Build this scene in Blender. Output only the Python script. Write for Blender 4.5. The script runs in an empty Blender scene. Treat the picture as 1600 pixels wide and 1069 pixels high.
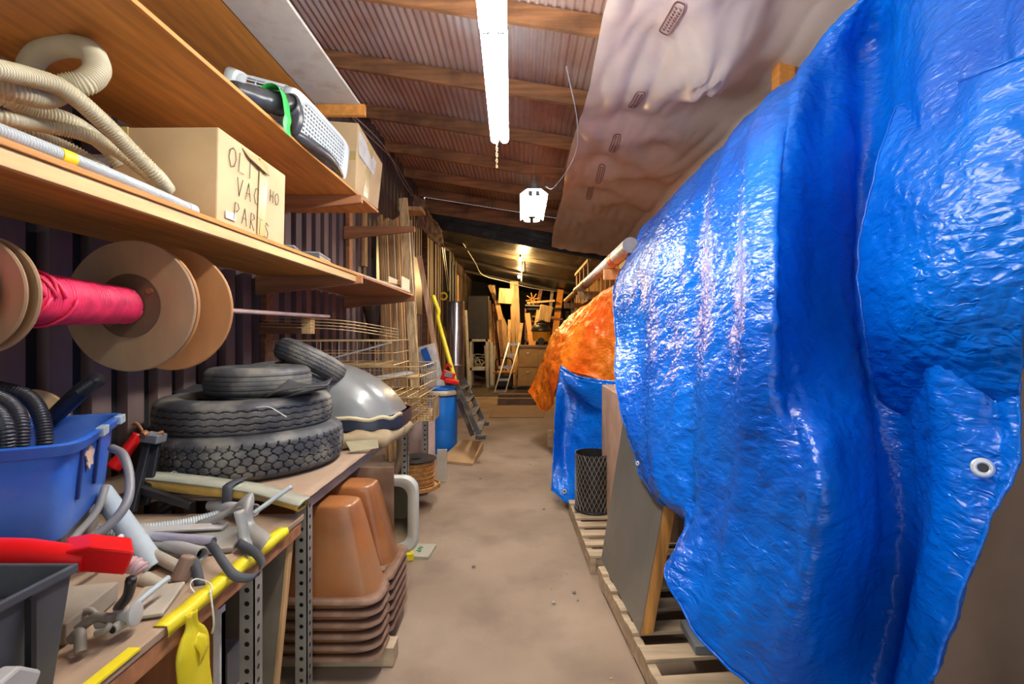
import bpy, bmesh, math, random
from mathutils import Vector, Matrix, noise
V = Vector
random.seed(7)
sc = bpy.context.scene
COL = sc.collection
PI = math.pi

# ---------------- camera ----------------
F, CX, CY, H = 760.0, 815.0, 525.0, 1.5
cd = bpy.data.cameras.new('camera')
cam = bpy.data.objects.new('camera', cd); COL.objects.link(cam)
cd.sensor_width = 36; cd.lens = F/1600*36; cd.clip_start = .02
cd.shift_x = -(CX-800)/1600; cd.shift_y = -(534.5-CY)/1600
cam.location = (0, 0, H); cam.rotation_euler = (PI/2, 0, 0)
sc.camera = cam

# ---------------- world, exposure ----------------
w = bpy.data.worlds.new('world'); sc.world = w; w.use_nodes = True
bg = w.node_tree.nodes['Background']
bg.inputs[0].default_value = (.86, .93, 1, 1); bg.inputs[1].default_value = 1.0
sc.view_settings.view_transform = 'Standard'; sc.view_settings.look = 'None'
sc.view_settings.exposure = .75; sc.view_settings.gamma = 1
sc.view_settings.use_curve_mapping = False

def P(px, py, Y): return V(((px-CX)/F*Y, Y, H+(CY-py)/F*Y))   # measuring aid: a photo point at a known distance
def PX(px, py, X): return P(px, py, X*F/(px-CX))
def PZ(px, py, Z): return P(px, py, F*(H-Z)/(py-CY))

# ---------------- materials ----------------
def mat(name, col, rough=.6, metal=0, var=.12, scale=6, bump=.1, bscale=40, stretch=(1,1,1), coat=0, col2=None, alpha=1, trans=0, emit=0, spec=.5, dirt=None, bdist=.004):
    m = bpy.data.materials.new(name); m.use_nodes = True
    nt = m.node_tree; N = nt.nodes; L = nt.links
    b = N['Principled BSDF']
    b.inputs['Roughness'].default_value = rough; b.inputs['Metallic'].default_value = metal
    b.inputs['Coat Weight'].default_value = coat; b.inputs['Coat Roughness'].default_value = .12
    b.inputs['Alpha'].default_value = alpha; b.inputs['Specular IOR Level'].default_value = spec
    b.inputs['Transmission Weight'].default_value = trans
    tc = N.new('ShaderNodeTexCoord'); mp = N.new('ShaderNodeMapping'); mp.inputs['Scale'].default_value = stretch
    L.new(tc.outputs['Object'], mp.inputs[0])
    n1 = N.new('ShaderNodeTexNoise'); n1.inputs['Scale'].default_value = scale; n1.inputs['Detail'].default_value = 5
    L.new(mp.outputs[0], n1.inputs[0])
    r = N.new('ShaderNodeValToRGB'); L.new(n1.outputs[0], r.inputs[0])
    c2 = col2 or tuple(min(1, c*(1+var)) for c in col)
    r.color_ramp.elements[0].position = .35; r.color_ramp.elements[1].position = .65
    r.color_ramp.elements[0].color = (*[c*(1-var) for c in col], 1); r.color_ramp.elements[1].color = (*c2, 1)
    out = r.outputs[0]
    if dirt:
        n3 = N.new('ShaderNodeTexNoise'); n3.inputs['Scale'].default_value = dirt[1]; n3.inputs['Detail'].default_value = 8
        L.new(tc.outputs['Object'], n3.inputs[0])
        rr = N.new('ShaderNodeMapRange'); rr.inputs[1].default_value = .5; rr.inputs[2].default_value = .7; rr.inputs[4].default_value = dirt[2]
        L.new(n3.outputs[0], rr.inputs[0])
        mx = N.new('ShaderNodeMix'); mx.data_type = 'RGBA'; L.new(rr.outputs[0], mx.inputs[0]); L.new(out, mx.inputs[6]); mx.inputs[7].default_value = (*dirt[0], 1)
        out = mx.outputs[2]
    L.new(out, b.inputs['Base Color'])
    if bump:
        n2 = N.new('ShaderNodeTexNoise'); n2.inputs['Scale'].default_value = bscale; n2.inputs['Detail'].default_value = 4
        L.new(mp.outputs[0], n2.inputs[0])
        bp = N.new('ShaderNodeBump'); bp.inputs['Strength'].default_value = bump; bp.inputs['Distance'].default_value = bdist
        L.new(n2.outputs[0], bp.inputs['Height']); L.new(bp.outputs[0], b.inputs['Normal'])
    if emit:
        b.inputs['Emission Color'].default_value = (*col, 1); b.inputs['Emission Strength'].default_value = emit
    return m
def wood(name, col, axis=1, var=.25, rough=.55, dirt=None, k=1):
    s = [14*k, 14*k, 14*k]; s[axis] = 1.2*k
    return mat(name, col, rough, 0, var, 1.6, .15, 8, tuple(s), dirt=dirt, bdist=.002)
def holes_mat(name, col, pitch=.05, r=.009):
    m = mat(name, col, .45, .3, .15, 8, .05)
    nt = m.node_tree; N = nt.nodes; L = nt.links; b = N['Principled BSDF']
    src = b.inputs['Base Color'].links[0].from_socket
    tc = N.new('ShaderNodeTexCoord'); sx = N.new('ShaderNodeSeparateXYZ'); L.new(tc.outputs['UV'], sx.inputs[0])
    def mth(op, a, bb=0, c=0):
        n = N.new('ShaderNodeMath'); n.operation = op
        for i, q in enumerate((a, bb, c)):
            if hasattr(q, 'links'): L.new(q, n.inputs[i])
            else: n.inputs[i].default_value = q
        return n.outputs[0]
    dz = mth('SUBTRACT', mth('FRACT', mth('DIVIDE', sx.outputs[1], pitch)), .5); dz = mth('MULTIPLY', dz, pitch)
    d = mth('SQRT', mth('ADD', mth('MULTIPLY', dz, dz), mth('MULTIPLY', sx.outputs[0], sx.outputs[0])))
    k = mth('LESS_THAN', d, r)
    mx = N.new('ShaderNodeMix'); mx.data_type = 'RGBA'; L.new(k, mx.inputs[0]); L.new(src, mx.inputs[6]); mx.inputs[7].default_value = (.008, .007, .006, 1)
    L.new(mx.outputs[2], b.inputs['Base Color'])
    return m

# ---------------- mesh builder ----------------
ORG = {}
class M:
    def __init__(s): s.v = []; s.f = []; s.uv = None
    def add(s, vs, fs):
        o = len(s.v); s.v += [V(p) for p in vs]; s.f += [tuple(i+o for i in f) for f in fs]; return s
    def box(s, x0, x1, y0, y1, z0, z1):
        return s.add([(x0,y0,z0),(x1,y0,z0),(x1,y1,z0),(x0,y1,z0),(x0,y0,z1),(x1,y0,z1),(x1,y1,z1),(x0,y1,z1)],
                     [(0,3,2,1),(4,5,6,7),(0,1,5,4),(1,2,6,5),(2,3,7,6),(3,0,4,7)])
    def obox(s, c, size, rot=(0,0,0), R=None):
        R = R or (Matrix.Rotation(rot[2],3,'Z') @ Matrix.Rotation(rot[1],3,'Y') @ Matrix.Rotation(rot[0],3,'X'))
        a, b, d = [q/2 for q in size]
        vs = [V(c)+R@V((sx*a, sy*b, sz*d)) for sz in (-1,1) for sx, sy in ((-1,-1),(1,-1),(1,1),(-1,1))]
        return s.add(vs, [(0,3,2,1),(4,5,6,7),(0,1,5,4),(1,2,6,5),(2,3,7,6),(3,0,4,7)])
    def beam(s, p0, p1, w, h, up=(0,0,1)):
        p0, p1 = V(p0), V(p1); d = (p1-p0).normalized(); u = V(up)
        a = d.cross(u)
        if a.length < 1e-4: a = d.cross(V((0,1,0)))
        a.normalize(); b = a.cross(d)
        vs = [p+a*i*w/2+b*j*h/2 for p in (p0, p1) for i, j in ((-1,-1),(1,-1),(1,1),(-1,1))]
        return s.add(vs, [(0,1,2,3),(7,6,5,4),(0,4,5,1),(1,5,6,2),(2,6,7,3),(3,7,4,0)])
    def hexa(s, p):   # 4 bottom, 4 top
        return s.add(p, [(0,3,2,1),(4,5,6,7),(0,1,5,4),(1,2,6,5),(2,3,7,6),(3,0,4,7)])
    def prism(s, pts, d):
        n = len(pts); d = V(d); vs = [V(p) for p in pts]+[V(p)+d for p in pts]
        return s.add(vs, [tuple(range(n-1,-1,-1)), tuple(range(n,2*n))]+[(i,(i+1)%n,n+(i+1)%n,n+i) for i in range(n)])
    def tube(s, pts, r, n=8, closed=False, caps=True, rf=None):
        pts = [V(p) for p in pts]; m = len(pts); vs = []; fs = []
        t0 = (pts[1]-pts[0]).normalized()
        u = t0.cross(V((0,0,1)));
        if u.length < .1: u = t0.cross(V((0,1,0)))
        u.normalize()
        for i in range(m):
            if closed: t = (pts[(i+1)%m]-pts[i-1]).normalized()
            else: t = (pts[min(i+1,m-1)]-pts[max(i-1,0)]).normalized()
            u = (u-t*u.dot(t)).normalized(); b = t.cross(u)
            rr = rf(i) if rf else r
            vs += [pts[i]+(u*math.cos(a)+b*math.sin(a))*rr for a in [2*PI*k/n for k in range(n)]]
        for i in range(m if closed else m-1):
            j = (i+1)%m
            fs += [(i*n+k, i*n+(k+1)%n, j*n+(k+1)%n, j*n+k) for k in range(n)]
        if caps and not closed: fs += [tuple(range(n-1,-1,-1)), tuple((m-1)*n+k for k in range(n))]
        return s.add(vs, fs)
    def pipe(s, p0, p1, r, wall=.004, n=16):   # open-ended hollow pipe
        p0, p1 = V(p0), V(p1); d = (p1-p0).normalized(); h = (p1-p0).length
        return s.lathe([(r-wall,0),(r,0),(r,h),(r-wall,h),(r-wall,0)], p0, d, n)
    def lathe(s, prof, org, axis=(0,0,1), n=32, cl=False):
        ax = V(axis).normalized(); q = V((0,0,1)).rotation_difference(ax); org = V(org); vs = []; m = len(prof)
        for r, h in prof:
            vs += [org+q@V((r*math.cos(a), r*math.sin(a), h)) for a in [2*PI*k/n for k in range(n)]]
        fs = [(i*n+k, i*n+(k+1)%n, (i+1)*n+(k+1)%n, (i+1)*n+k) for i in range(m-1) for k in range(n)]
        return s.add(vs, fs)
    def cyl(s, p0, p1, r0, r1=None, n=20):
        p0, p1 = V(p0), V(p1); r1 = r0 if r1 is None else r1
        d = p1-p0; h = d.length
        return s.lathe([(1e-5,0),(r0,0),(r1,h),(1e-5,h)], p0, d, n)
    def grid(s, G, uv=False):
        a, b = len(G), len(G[0])
        return s.add([p for row in G for p in row], [(i*b+j, i*b+j+1, (i+1)*b+j+1, (i+1)*b+j) for i in range(a-1) for j in range(b-1)])
    def build(s, name, material, parent=None, label=None, cat=None, group=None, kind=None, smooth=False, bevel=0, solid=0, sub=0, uvs=None, off=1):
        me = bpy.data.meshes.new(name)
        if parent is not None: org = ORG[parent.name]
        elif kind == 'structure': org = V((0,0,0))
        else:
            xs = [p.x for p in s.v]; ys = [p.y for p in s.v]; zs = [p.z for p in s.v]
            org = V(((min(xs)+max(xs))/2, (min(ys)+max(ys))/2, min(zs)))
        me.from_pydata([tuple(p-org) for p in s.v], [], s.f)
        me.validate()
        if not uvs:
            bm = bmesh.new(); bm.from_mesh(me)
            bmesh.ops.remove_doubles(bm, verts=bm.verts, dist=2e-5)
            if solid == 0: bmesh.ops.recalc_face_normals(bm, faces=bm.faces)
            bm.to_mesh(me); bm.free()
        else:
            ul = me.uv_layers.new(name='UVMap')
            for lp in me.loops: ul.data[lp.index].uv = uvs[lp.vertex_index]
        me.materials.append(material)
        if smooth:
            me.polygons.foreach_set('use_smooth', [True]*len(me.polygons))
            if smooth is not True: me.set_sharp_from_angle(angle=math.radians(smooth))
        o = bpy.data.objects.new(name, me); COL.objects.link(o)
        if parent is not None: o.parent = parent; ORG[o.name] = org
        else: o.location = org; ORG[o.name] = org
        if bevel:
            md = o.modifiers.new('b', 'BEVEL'); md.width = bevel; md.segments = 2; md.limit_method = 'ANGLE'
        if solid:
            md = o.modifiers.new('s', 'SOLIDIFY'); md.thickness = solid; md.offset = off
        if sub:
            md = o.modifiers.new('u', 'SUBSURF'); md.levels = sub; md.render_levels = sub
        for k, q in (('label', label), ('category', cat), ('group', group), ('kind', kind)):
            if q: o[k] = q
        return o
def T(name, label, cat, at, group=None):
    o = bpy.data.objects.new(name, None); COL.objects.link(o); o.location = V(at); o.empty_display_size = .1
    o['label'] = label; o['category'] = cat
    if group: o['group'] = group
    ORG[o.name] = V(at); return o
def dup(root, delta, rz=0, label=None, group=None):
    r = root.copy(); COL.objects.link(r); r.location = root.location+V(delta); r.rotation_euler = (root.rotation_euler[0], root.rotation_euler[1], root.rotation_euler[2]+rz)
    ORG[r.name] = ORG[root.name]+V(delta)
    if label: r['label'] = label
    if group: r['group'] = group
    for ch in list(root.children):
        c = ch.copy(); COL.objects.link(c); c.parent = r
        for g in list(ch.children):
            d = g.copy(); COL.objects.link(d); d.parent = c
    return r
def cr(pts, k=8, closed=False):   # Catmull-Rom through points
    pts = [V(p) for p in pts]; n = len(pts); out = []
    for i in range(n if closed else n-1):
        if closed: a, b, c, d = pts[i-1], pts[i], pts[(i+1)%n], pts[(i+2)%n]
        else:
            b, c = pts[i], pts[i+1]; a = pts[i-1] if i else b*2-c; d = pts[i+2] if i+2 < n else c*2-b
        for j in range(k):
            t = j/k; out.append(.5*((2*b)+(c-a)*t+(2*a-5*b+4*c-d)*t*t+(3*b-a-3*c+d)*t**3))
    if not closed: out.append(pts[-1])
    return out
def resamp(pts, step):
    out = [pts[0]]; acc = 0
    for a, b in zip(pts, pts[1:]):
        L = (b-a).length
        if L < 1e-9: continue
        while acc+L >= step:
            t = (step-acc)/L; a = a.lerp(b, t); out.append(a.copy()); L = (b-a).length; acc = 0
            if L < 1e-9: break
        acc += L
    return out
def sheet(rows, ku, kv):   # smooth surface through rows of points
    R = [cr(r, ku) for r in rows]
    cols = [cr([R[i][j] for i in range(len(R))], kv) for j in range(len(R[0]))]
    return [[cols[j][i] for j in range(len(cols))] for i in range(len(cols[0]))]
def hose(pts, r, pitch, k=10, n=10, amp=.12):
    p = resamp(cr(pts, 30), pitch/4)
    m = M(); m.tube(p, r, n, rf=lambda i: r*(1+amp*(1, 0, -1, 0)[i%4])); return m

# palette
WOODO = wood('orange_pine', (.62,.26,.05), 1, .18)
WOODL = wood('pale_plywood', (.72,.47,.2), 1, .15)
WOODX = wood('brown_beam', (.23,.1,.045), 0, .3)
WOODR = wood('reddish_beam', (.4,.17,.07), 0, .25)
WOODZ = wood('pale_lumber', (.72,.5,.25), 2, .3)
WOODT = wood('tan_lumber', (.6,.37,.16), 2, .3)
PAL = wood('pallet_wood', (.5,.38,.24), 0, .25)
CARD = mat('cardboard', (.52,.34,.16), .85, var=.1, scale=4, bump=.1, bscale=12)
CARD2 = mat('light_cardboard', (.62,.45,.24), .85, var=.08, scale=4, bump=.08, bscale=10)
BLACK = mat('black_plastic', (.02,.02,.022), .4, var=.3, bump=.05)
GREY = mat('grey_plastic', (.2,.21,.22), .5, var=.15)
LGREY = mat('light_grey_plastic', (.48,.47,.44), .5, var=.15, dirt=((.3,.24,.17), 12, .5))
WHITE = mat('white_paint', (.7,.7,.66), .5, var=.08, dirt=((.4,.33,.25), 9, .5))
STEEL = mat('steel', (.5,.5,.5), .35, .9, .15)
RUBBER = mat('tyre_rubber', (.06,.062,.066), .55, var=.25, scale=9, bump=.2, bscale=120, dirt=((.36,.33,.26), 6, .6))
CREAM = mat('cream_hose', (.55,.49,.32), .45, var=.08)
RUST = mat('rust', (.35,.15,.06), .8, .3, .3, 30, .3, 80)
RED = mat('red_plastic', (.8,.01,.012), .35, var=.08)
YEL = mat('yellow_plastic', (.85,.7,.02), .4, var=.08)
WIREM = mat('brass_wire', (.55,.4,.2), .4, .6, .2)
# ================= the setting =================
Y0, YR, YE = -2.4, 9.7, 19.5
LW, RW = -1.95, 2.0
def roofz(x): return 4.30-.16*(x+1.95)
def cut(a, b, c, d): pass
FLOOR = mat('dusty_concrete', (.32,.225,.15), .85, var=.14, scale=1.1, bump=.35, bscale=30, col2=(.4,.3,.21), dirt=((.16,.11,.08), 2.6, .45), bdist=.006)
g = [[V((-3+6*i/60, Y0+(YE+.5-Y0)*j/150, .006*noise.noise(V((i*.25, j*.25, 0))))) for j in range(151)] for i in range(61)]
M().grid(g).build('floor', FLOOR, kind='structure', smooth=True)
# left wall: painted boards; black behind them stands for shade in the grooves
WB = mat('brown_siding', (.155,.1,.105), .6, var=.25, scale=3, bump=.1, stretch=(1,1,.3), col2=(.2,.135,.12))
WD = mat('black_wall_and_groove_shade', (.012,.011,.012), .8)
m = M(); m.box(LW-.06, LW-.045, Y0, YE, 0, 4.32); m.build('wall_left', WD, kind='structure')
m = M(); y = Y0
while y < YR:
    m.prism([(LW-.045,y,0),(LW,y+.008,0),(LW,y+.112,0),(LW-.045,y+.12,0)], (0,0,4.32)); y += .2
m.build('wall_left_siding', WB, kind='structure')
WF = mat('dark_boards', (.1,.065,.04), .6, var=.4, scale=4, stretch=(1,1,.2), col2=(.24,.16,.1))
m = M(); y = YR
while y < YE:
    m.box(LW-.045, LW+random.choice((-.02,0,.01)), y+.01, y+.17, 0, 4.1); y += .2
m.build('wall_left_boards', WF, kind='structure')
# right wall: studs and boards
WR = wood('right_wall_boards', (.3,.19,.1), 2, .3)
m = M(); m.box(RW, RW+.05, Y0, YE, 0, 3.75); m.build('wall_right', WR, kind='structure')
m = M(); y = Y0+.3
while y < YE:
    m.box(RW-.09, RW-.002, y, y+.045, .02, 3.55); y += .6
m.box(RW-.1, RW-.002, Y0, YR, 3.28, 3.36); m.build('wall_right_studs', WOODT, kind='structure')
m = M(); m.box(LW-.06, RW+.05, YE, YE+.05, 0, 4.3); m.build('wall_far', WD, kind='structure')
# corrugated roof
TIN = mat('rusty_corrugated_tin', (.5,.27,.2), .5, .1, .25, 1.3, .1, col2=(.66,.48,.4), stretch=(1,.35,1), dirt=((.75,.75,.73), 1.1, .6))
nx = 488
g = [[V((x, y, roofz(x)+.013*math.sin(2*PI*x/.065))) for y in (Y0, 0, 3, 6, 8, YR+.1)] for x in [LW-.1+(RW-LW+.2)*i/nx for i in range(nx+1)]]
M().grid(g).build('ceiling_tin', TIN, kind='structure', smooth=True, solid=.002)
BEAM = wood('roof_timber', (.42,.2,.085), 0, .3, dirt=((.1,.05,.03), 2.5, .7))
for i, y in enumerate([-1.9, -.8, .3, 1.4, 2.5, 3.6, 4.7, 5.8, 6.9, 8.0, 9.1, 9.75]):
    m = M(); x0, x1 = LW+.01, RW-.01; t = .019
    hh = .15 if i < 11 else .3
    m.hexa([(x0,y,roofz(x0)-t-hh),(x1,y,roofz(x1)-t-hh),(x1,y+.045,roofz(x1)-t-hh),(x0,y+.045,roofz(x0)-t-hh),
            (x0,y,roofz(x0)-t),(x1,y,roofz(x1)-t),(x1,y+.045,roofz(x1)-t),(x0,y+.045,roofz(x0)-t)])
    m.build('ceiling_rafter', BEAM, kind='structure')
# far black ceiling, lined with dark sheeting
BS = mat('black_sheeting', (.035,.032,.03), .38, var=.3, scale=2, bump=.5, bscale=3, bdist=.05)
def fz(x, y): return 3.88-.2*(x+1.95)+.035*math.sin(y*2.1+x)-.02*(y-YR)
g = [[V((x, y, fz(x, y))) for x in [LW-.02+(RW-LW+.04)*i/20 for i in range(21)]] for y in [YR+.06+(YE-YR)*j/60 for j in range(61)]]
M().grid(g).build('ceiling_sheeting', BS, kind='structure', smooth=True, solid=.004)
for k, y in enumerate((11.9, 14.2, 16.6)):
    m = M(); m.beam((LW, y, fz(LW, y)-.06), (RW, y, fz(RW, y)-.06), .05, .08); m.build('ceiling_batten', mat('dark_batten', (.07,.05,.03), .6), kind='structure')
m = M(); m.box(LW, LW+.09, 9.62, 9.72, 0, 4.0); m.build('wall_left_post', WOODX, kind='structure')
m = M(); m.box(RW-.1, RW, 9.62, 9.72, 0, 3.55); m.build('wall_right_post', WOODX, kind='structure')

# ================= lamps =================
TUBE = mat('lit_tube', (1,.97,.93), emit=42, bump=0)
HOUS = mat('lamp_housing', (.85,.85,.83), .35, var=.03)
def striplight(y0, x0, x1, z, label, L=1.2, wdt=.12, watts=1, mt=None, chain=True):
    r = T('strip_light', label, 'ceiling light', ((x0+x1)/2, y0+L/2, z), 'fluorescent shop lights')
    a, b = V((x0, y0, z)), V((x1, y0+L, z-.02))
    m = M()
    for s in (0,): m.beam(a+V((0,0,.045)), b+V((0,0,.045)), wdt*.3, .045)
    m.build('housing', HOUS, r, bevel=.004)
    for s in (-1, 1):
        o = V((s*wdt*.25, 0, 0)); m = M(); m.tube([a+o+V((0,.02,0)), b+o-V((0,.02,0))], wdt*.22, 12); m.build('fluorescent_tube', mt or TUBE, r, smooth=40)
        for q in (a, b): m = M(); m.obox(q+o+V((0,.004 if q is a else -.004,.005)), (.03,.016,.05)); m.build('tube_socket', GREY, r)
    for q in (a+V((0,.15,0)), b-V((0,.15,0))):
        m = M(); m.tube([q+V((0,0,.06)), (q.x, q.y, roofz(q.x)-.02)], .0025, 5); m.build('hanging_wire', STEEL, r)
    if chain:
        m = M()
        for i in range(9): m.tube([b+V((-.02, -.03, -.03-i*.02))+V((.006*math.cos(t), .006*math.sin(t)*(i%2), .011*math.sin(t) if i%2 == 0 else .011*math.cos(t))) for t in [2*PI*k/8 for k in range(8)]], .002, 4, closed=True)
        m.build('pull_chain', WIREM, r)
    return r
striplight(2.16, -.125, -.15, 2.87, 'lit white strip light overhead, the one with a brass pull chain at its far end', wdt=.13)
striplight(.94, -.1, -.125, 2.87, 'lit white strip light overhead, nearest one, cut off by the top of the photo', wdt=.13, chain=False)
# the wide hanging shop light farther back
def shop():
    y0, y1, x, z = 5.07, 6.25, .13, 2.98
    r = T('shop_light', 'bright white wide shop light hanging over the aisle beside the plastic sheet', 'ceiling light', (x, (y0+y1)/2, z))
    m = M(); m.prism([(x-.15,y0,z),(x-.075,y0,z+.06),(x+.075,y0,z+.06),(x+.15,y0,z),(x+.145,y0,z),(x+.07,y0,z+.055),(x-.07,y0,z+.055),(x-.145,y0,z)], (0,y1-y0,0)); m.build('reflector', HOUS, r)
    for s in (-.075, .075):
        m = M(); m.tube([(x+s, y0+.03, z+.01), (x+s, y1-.03, z+.01)], .03, 12); m.build('fluorescent_tube', TUBE, r, smooth=40)
    for yy in (y0, y1):
        
        for sx in (-.04, .04): m = M(); m.obox((x+sx, yy, z+.005), (.04,.012,.05)); m.build('tube_socket', GREY, r)
    m = M(); m.tube(cr([(x-.03,y0+.02,z+.06),(x-.02,y0+.02,z+.13),(x+.02,y0+.02,z+.13),(x+.03,y0+.02,z+.06)], 5), .006, 6); m.cyl((x-.0, y0+.02, z+.09), (x, y0+.06, z+.09), .03); m.build('hook', GREY, r)
    m = M(); m.tube([(x, y0+.02, z+.12), (x, y0+.02, roofz(x)-.02)], .003, 5); m.tube([(x, y1-.1, z+.06), (x, y1-.1, roofz(x)-.02)], .003, 5); m.build('hanging_wire', STEEL, r)
shop()
BULB = mat('lit_bulb', (1,.62,.2), emit=120, bump=0)
for nm, (px, py, Y) in (('nearer', (813, 405, 11.6)), ('farther', (811, 432, 14.6))):
    p = P(px, py, Y); zt = fz(p.x, Y)
    r = T('light_bulb', 'bare warm yellow bulb hanging from the black ceiling, the %s of the two' % nm, 'bulb', p, 'bare bulbs at the far end')
    m = M(); m.lathe([(.001,-.05),(.025,-.045),(.036,-.02),(.036,0),(.022,.03),(.016,.045)], p, n=16); m.build('glass', BULB, r, smooth=True)
    m = M(); m.cyl(p+V((0,0,.04)), p+V((0,0,.1)), .02); m.build('socket', BLACK, r)
    m = M(); m.tube([p+V((0,0,.1)), (p.x, Y, zt-.01)], .006, 6); m.build('cord', BLACK, r)
    ld = bpy.data.lights.new('bulb_light', 'POINT'); ld.energy = 85; ld.color = (1,.62,.25); ld.shadow_soft_size = .05
    lo = bpy.data.objects.new('bulb_light', ld); COL.objects.link(lo); lo.location = p+V((0,0,-.12))
# ceiling cords
m = M(); m.tube(cr([(.34,3.7,3.55),(.48,4.2,3.35),(.5,4.6,3.2),(.33,4.9,3.0),(.25,5.05,2.7+.35)], 10), .005, 6)
CORD = mat('white_cord', (.6,.58,.52), .5)
m.build('electrical_wire', CORD, label='thin white power cord dangling beside the plastic sheet down to the shop light', cat='wire')
for k, (dx, dz, lb) in enumerate(((.06, 0, 'upper'), (.12, -.09, 'lower'))):
    pts = [(LW+dx+.03*math.sin(t*2.1+k), 3.0+t, 4.02+dz+.05*math.sin(t*1.7+k*2)) for t in [i*.45 for i in range(15)]]
    m = M(); m.tube(cr(pts, 4), .006, 6); m.build('wall_cable', CORD, label='%s grey cable sagging along the top of the left wall' % lb, cat='cable', group='cables along the left wall')

# ================= right-hand plastic sheet =================
def pl_mat():
    m = mat('milky_film', (.85,.74,.66), .3, var=.05, bump=.25, bscale=5, spec=.6, bdist=.02)
    nt = m.node_tree; N = nt.nodes; L = nt.links; b = N['Principled BSDF']
    tr = N.new('ShaderNodeBsdfTranslucent'); tr.inputs[0].default_value = (.8,.68,.6,1)
    tp = N.new('ShaderNodeBsdfTransparent'); a = N.new('ShaderNodeMixShader'); a.inputs[0].default_value = .3
    L.new(b.outputs[0], a.inputs[1]); L.new(tr.outputs[0], a.inputs[2])
    c = N.new('ShaderNodeMixShader'); c.inputs[0].default_value = .14; L.new(a.outputs[0], c.inputs[1]); L.new(tp.outputs[0], c.inputs[2])
    L.new(c.outputs[0], N['Material Output'].inputs[0]); return m
FILM = pl_mat()
pins = [(V((.95,y)),1) for y in (2.2,3.3,4.4,5.5,6.6)]+[(V((1.45,y)),1) for y in (1.6,2.75,3.85,4.95,6.05,7.2)]
def filmz(x, y):
    z = roofz(x)-.27
    d = min((V((x, y))-p).length for p, _ in pins)
    z -= .15*min(1, d/.45)**.6
    z -= .05*noise.noise(V((x*3, y*1.1, 3)))+.04*abs(noise.noise(V((x*6, y*2, 1))))
    ang = math.atan2(y-3.3, x-1.25)
    z -= .02*math.sin(ang*9)*math.exp(-((x-1.25)/.5)**2-((y-3.3)/.9)**2)
    z -= .2*math.exp(-((x-1.25)/.22)**2-((y-3.3)/.5)**2)
    if y > 7.5: z -= .12*(y-7.5)**1.2
    return z
g = []
for j in range(150):
    y = Y0+.5+(9.35-Y0-.5)*j/149; row = []
    xl = .47+.012*y+.02*math.sin(y*2)
    for i in range(81):
        t = i/80; x = xl+(1.9-xl)*t; z = filmz(x, y)
        if t > .93: z -= (t-.93)*2.6
        row.append(V((x, y, z)))
    g.append(row)
film = M().grid(g).build('plastic_sheet', FILM, label='milky translucent plastic sheet stapled under the roof on the right', cat='plastic sheet', smooth=True)
INK = mat('brown_ink', (.16,.06,.05), .7, bump=0)
def onfilm(x, y): return V((x, y, filmz(x, y)-.01))
for y in (2.0, 2.95, 3.9, 4.85, 5.8, 6.75):
    x = .88+.01*y; m = M()
    o = [(x+math.copysign(.035, math.cos(t))*abs(math.cos(t))**.4, y+.17*math.copysign(abs(math.sin(t))**.4, math.sin(t))) for t in [2*PI*k/24 for k in range(24)]]
    m.tube([onfilm(*q) for q in o], .004, 4, closed=True)
    for dx in (-.013, .013):
        for k in range(9):
            yy = y-.13+k*.03
            m.tube([onfilm(x+dx-.008, yy), onfilm(x+dx+.008, yy+.008), onfilm(x+dx, yy+.018)], .0035, 4)
    m.build('printed_mark', INK, film)
INS = mat('pink_insulation', (.75,.38,.28), .95, var=.25, scale=2, bump=.6, bscale=14, bdist=.02)
for k, y in enumerate([-.75, .35, 1.45, 2.55, 3.65, 4.75, 5.85, 6.95, 8.05]):
    m = M(); a, b = y+.0, y+1.03; g = [[V((x, yy, roofz(x)-.1-.03*noise.noise(V((x*3, yy*3, 0))))) for x in [.7+1.2*i/16 for i in range(17)]] for yy in [a+(b-a)*q/12 for q in range(13)]]
    m.grid(g).build('insulation_batt', INS, label='pink insulation batt between rafters, showing faintly through the plastic sheet', cat='insulation', group='insulation batts behind the plastic', smooth=True, solid=.02)
m = M(); m.hexa([(LW,9.8,3.7),(RW,9.8,2.95),(RW,9.84,2.95),(LW,9.84,3.7),(LW,9.8,4.28),(RW,9.8,3.65),(RW,9.84,3.65),(LW,9.84,4.28)]); m.build('wall_gable', BS, kind='structure')
# ================= left shelves =================
XS, XB = -1.2, -1.925
Z1, Z2, Z3 = 1.96, 2.55, 3.19
def board(name, x0, x1, y0, y1, z, th, mt, label, cat='shelf board', group=None, bevel=.002):
    m = M(); m.box(x0, x1, y0, y1, z-th, z); return m.build(name, mt, label=label, cat=cat, group=group, bevel=bevel)
board('shelf_board', XB, XS, .35, 3.68, Z1, .018, WOODO, 'plywood board of the lower shelf, under the hoses and the written box')
board('shelf_facing', XS-.03, XS-.008, .35, 3.6, Z1-.019, .045, WOODL, 'pale timber strip under the front edge of the lower shelf', 'timber strip')
board('shelf_board', XB, XS, 3.7, 5.42, Z1-.002, .018, WOODR, 'far reddish board of the lower shelf, holding loose trim boards')
board('shelf_board', XB, XS, .35, 4.08, Z2, .018, WOODO, 'orange plywood board of the middle shelf, under the laundry basket')
board('shelf_board', XB, -1.5, .35, 3.62, Z3, .018, WOODO, 'orange plywood back board of the top shelf')
GB = mat('grey_white_board', (.55,.5,.44), .7, var=.1, dirt=((.3,.2,.13), 6, .6))
board('shelf_board', -1.49, -1.17, .35, 3.55, Z3, .02, GB, 'grey white painted front board of the top shelf')
def bracket(y, z, label, gr='timber shelf brackets'):
    m = M(); x0 = LW+.005; x1 = XS+.03
    m.prism([(x0,y,z-.019),(x1,y,z-.019),(x1,y,z-.075),(x0,y,z-.16)], (0,.04,0))
    m.build('shelf_bracket', WOODR, label=label, cat='shelf bracket', group=gr, bevel=.002)
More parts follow.
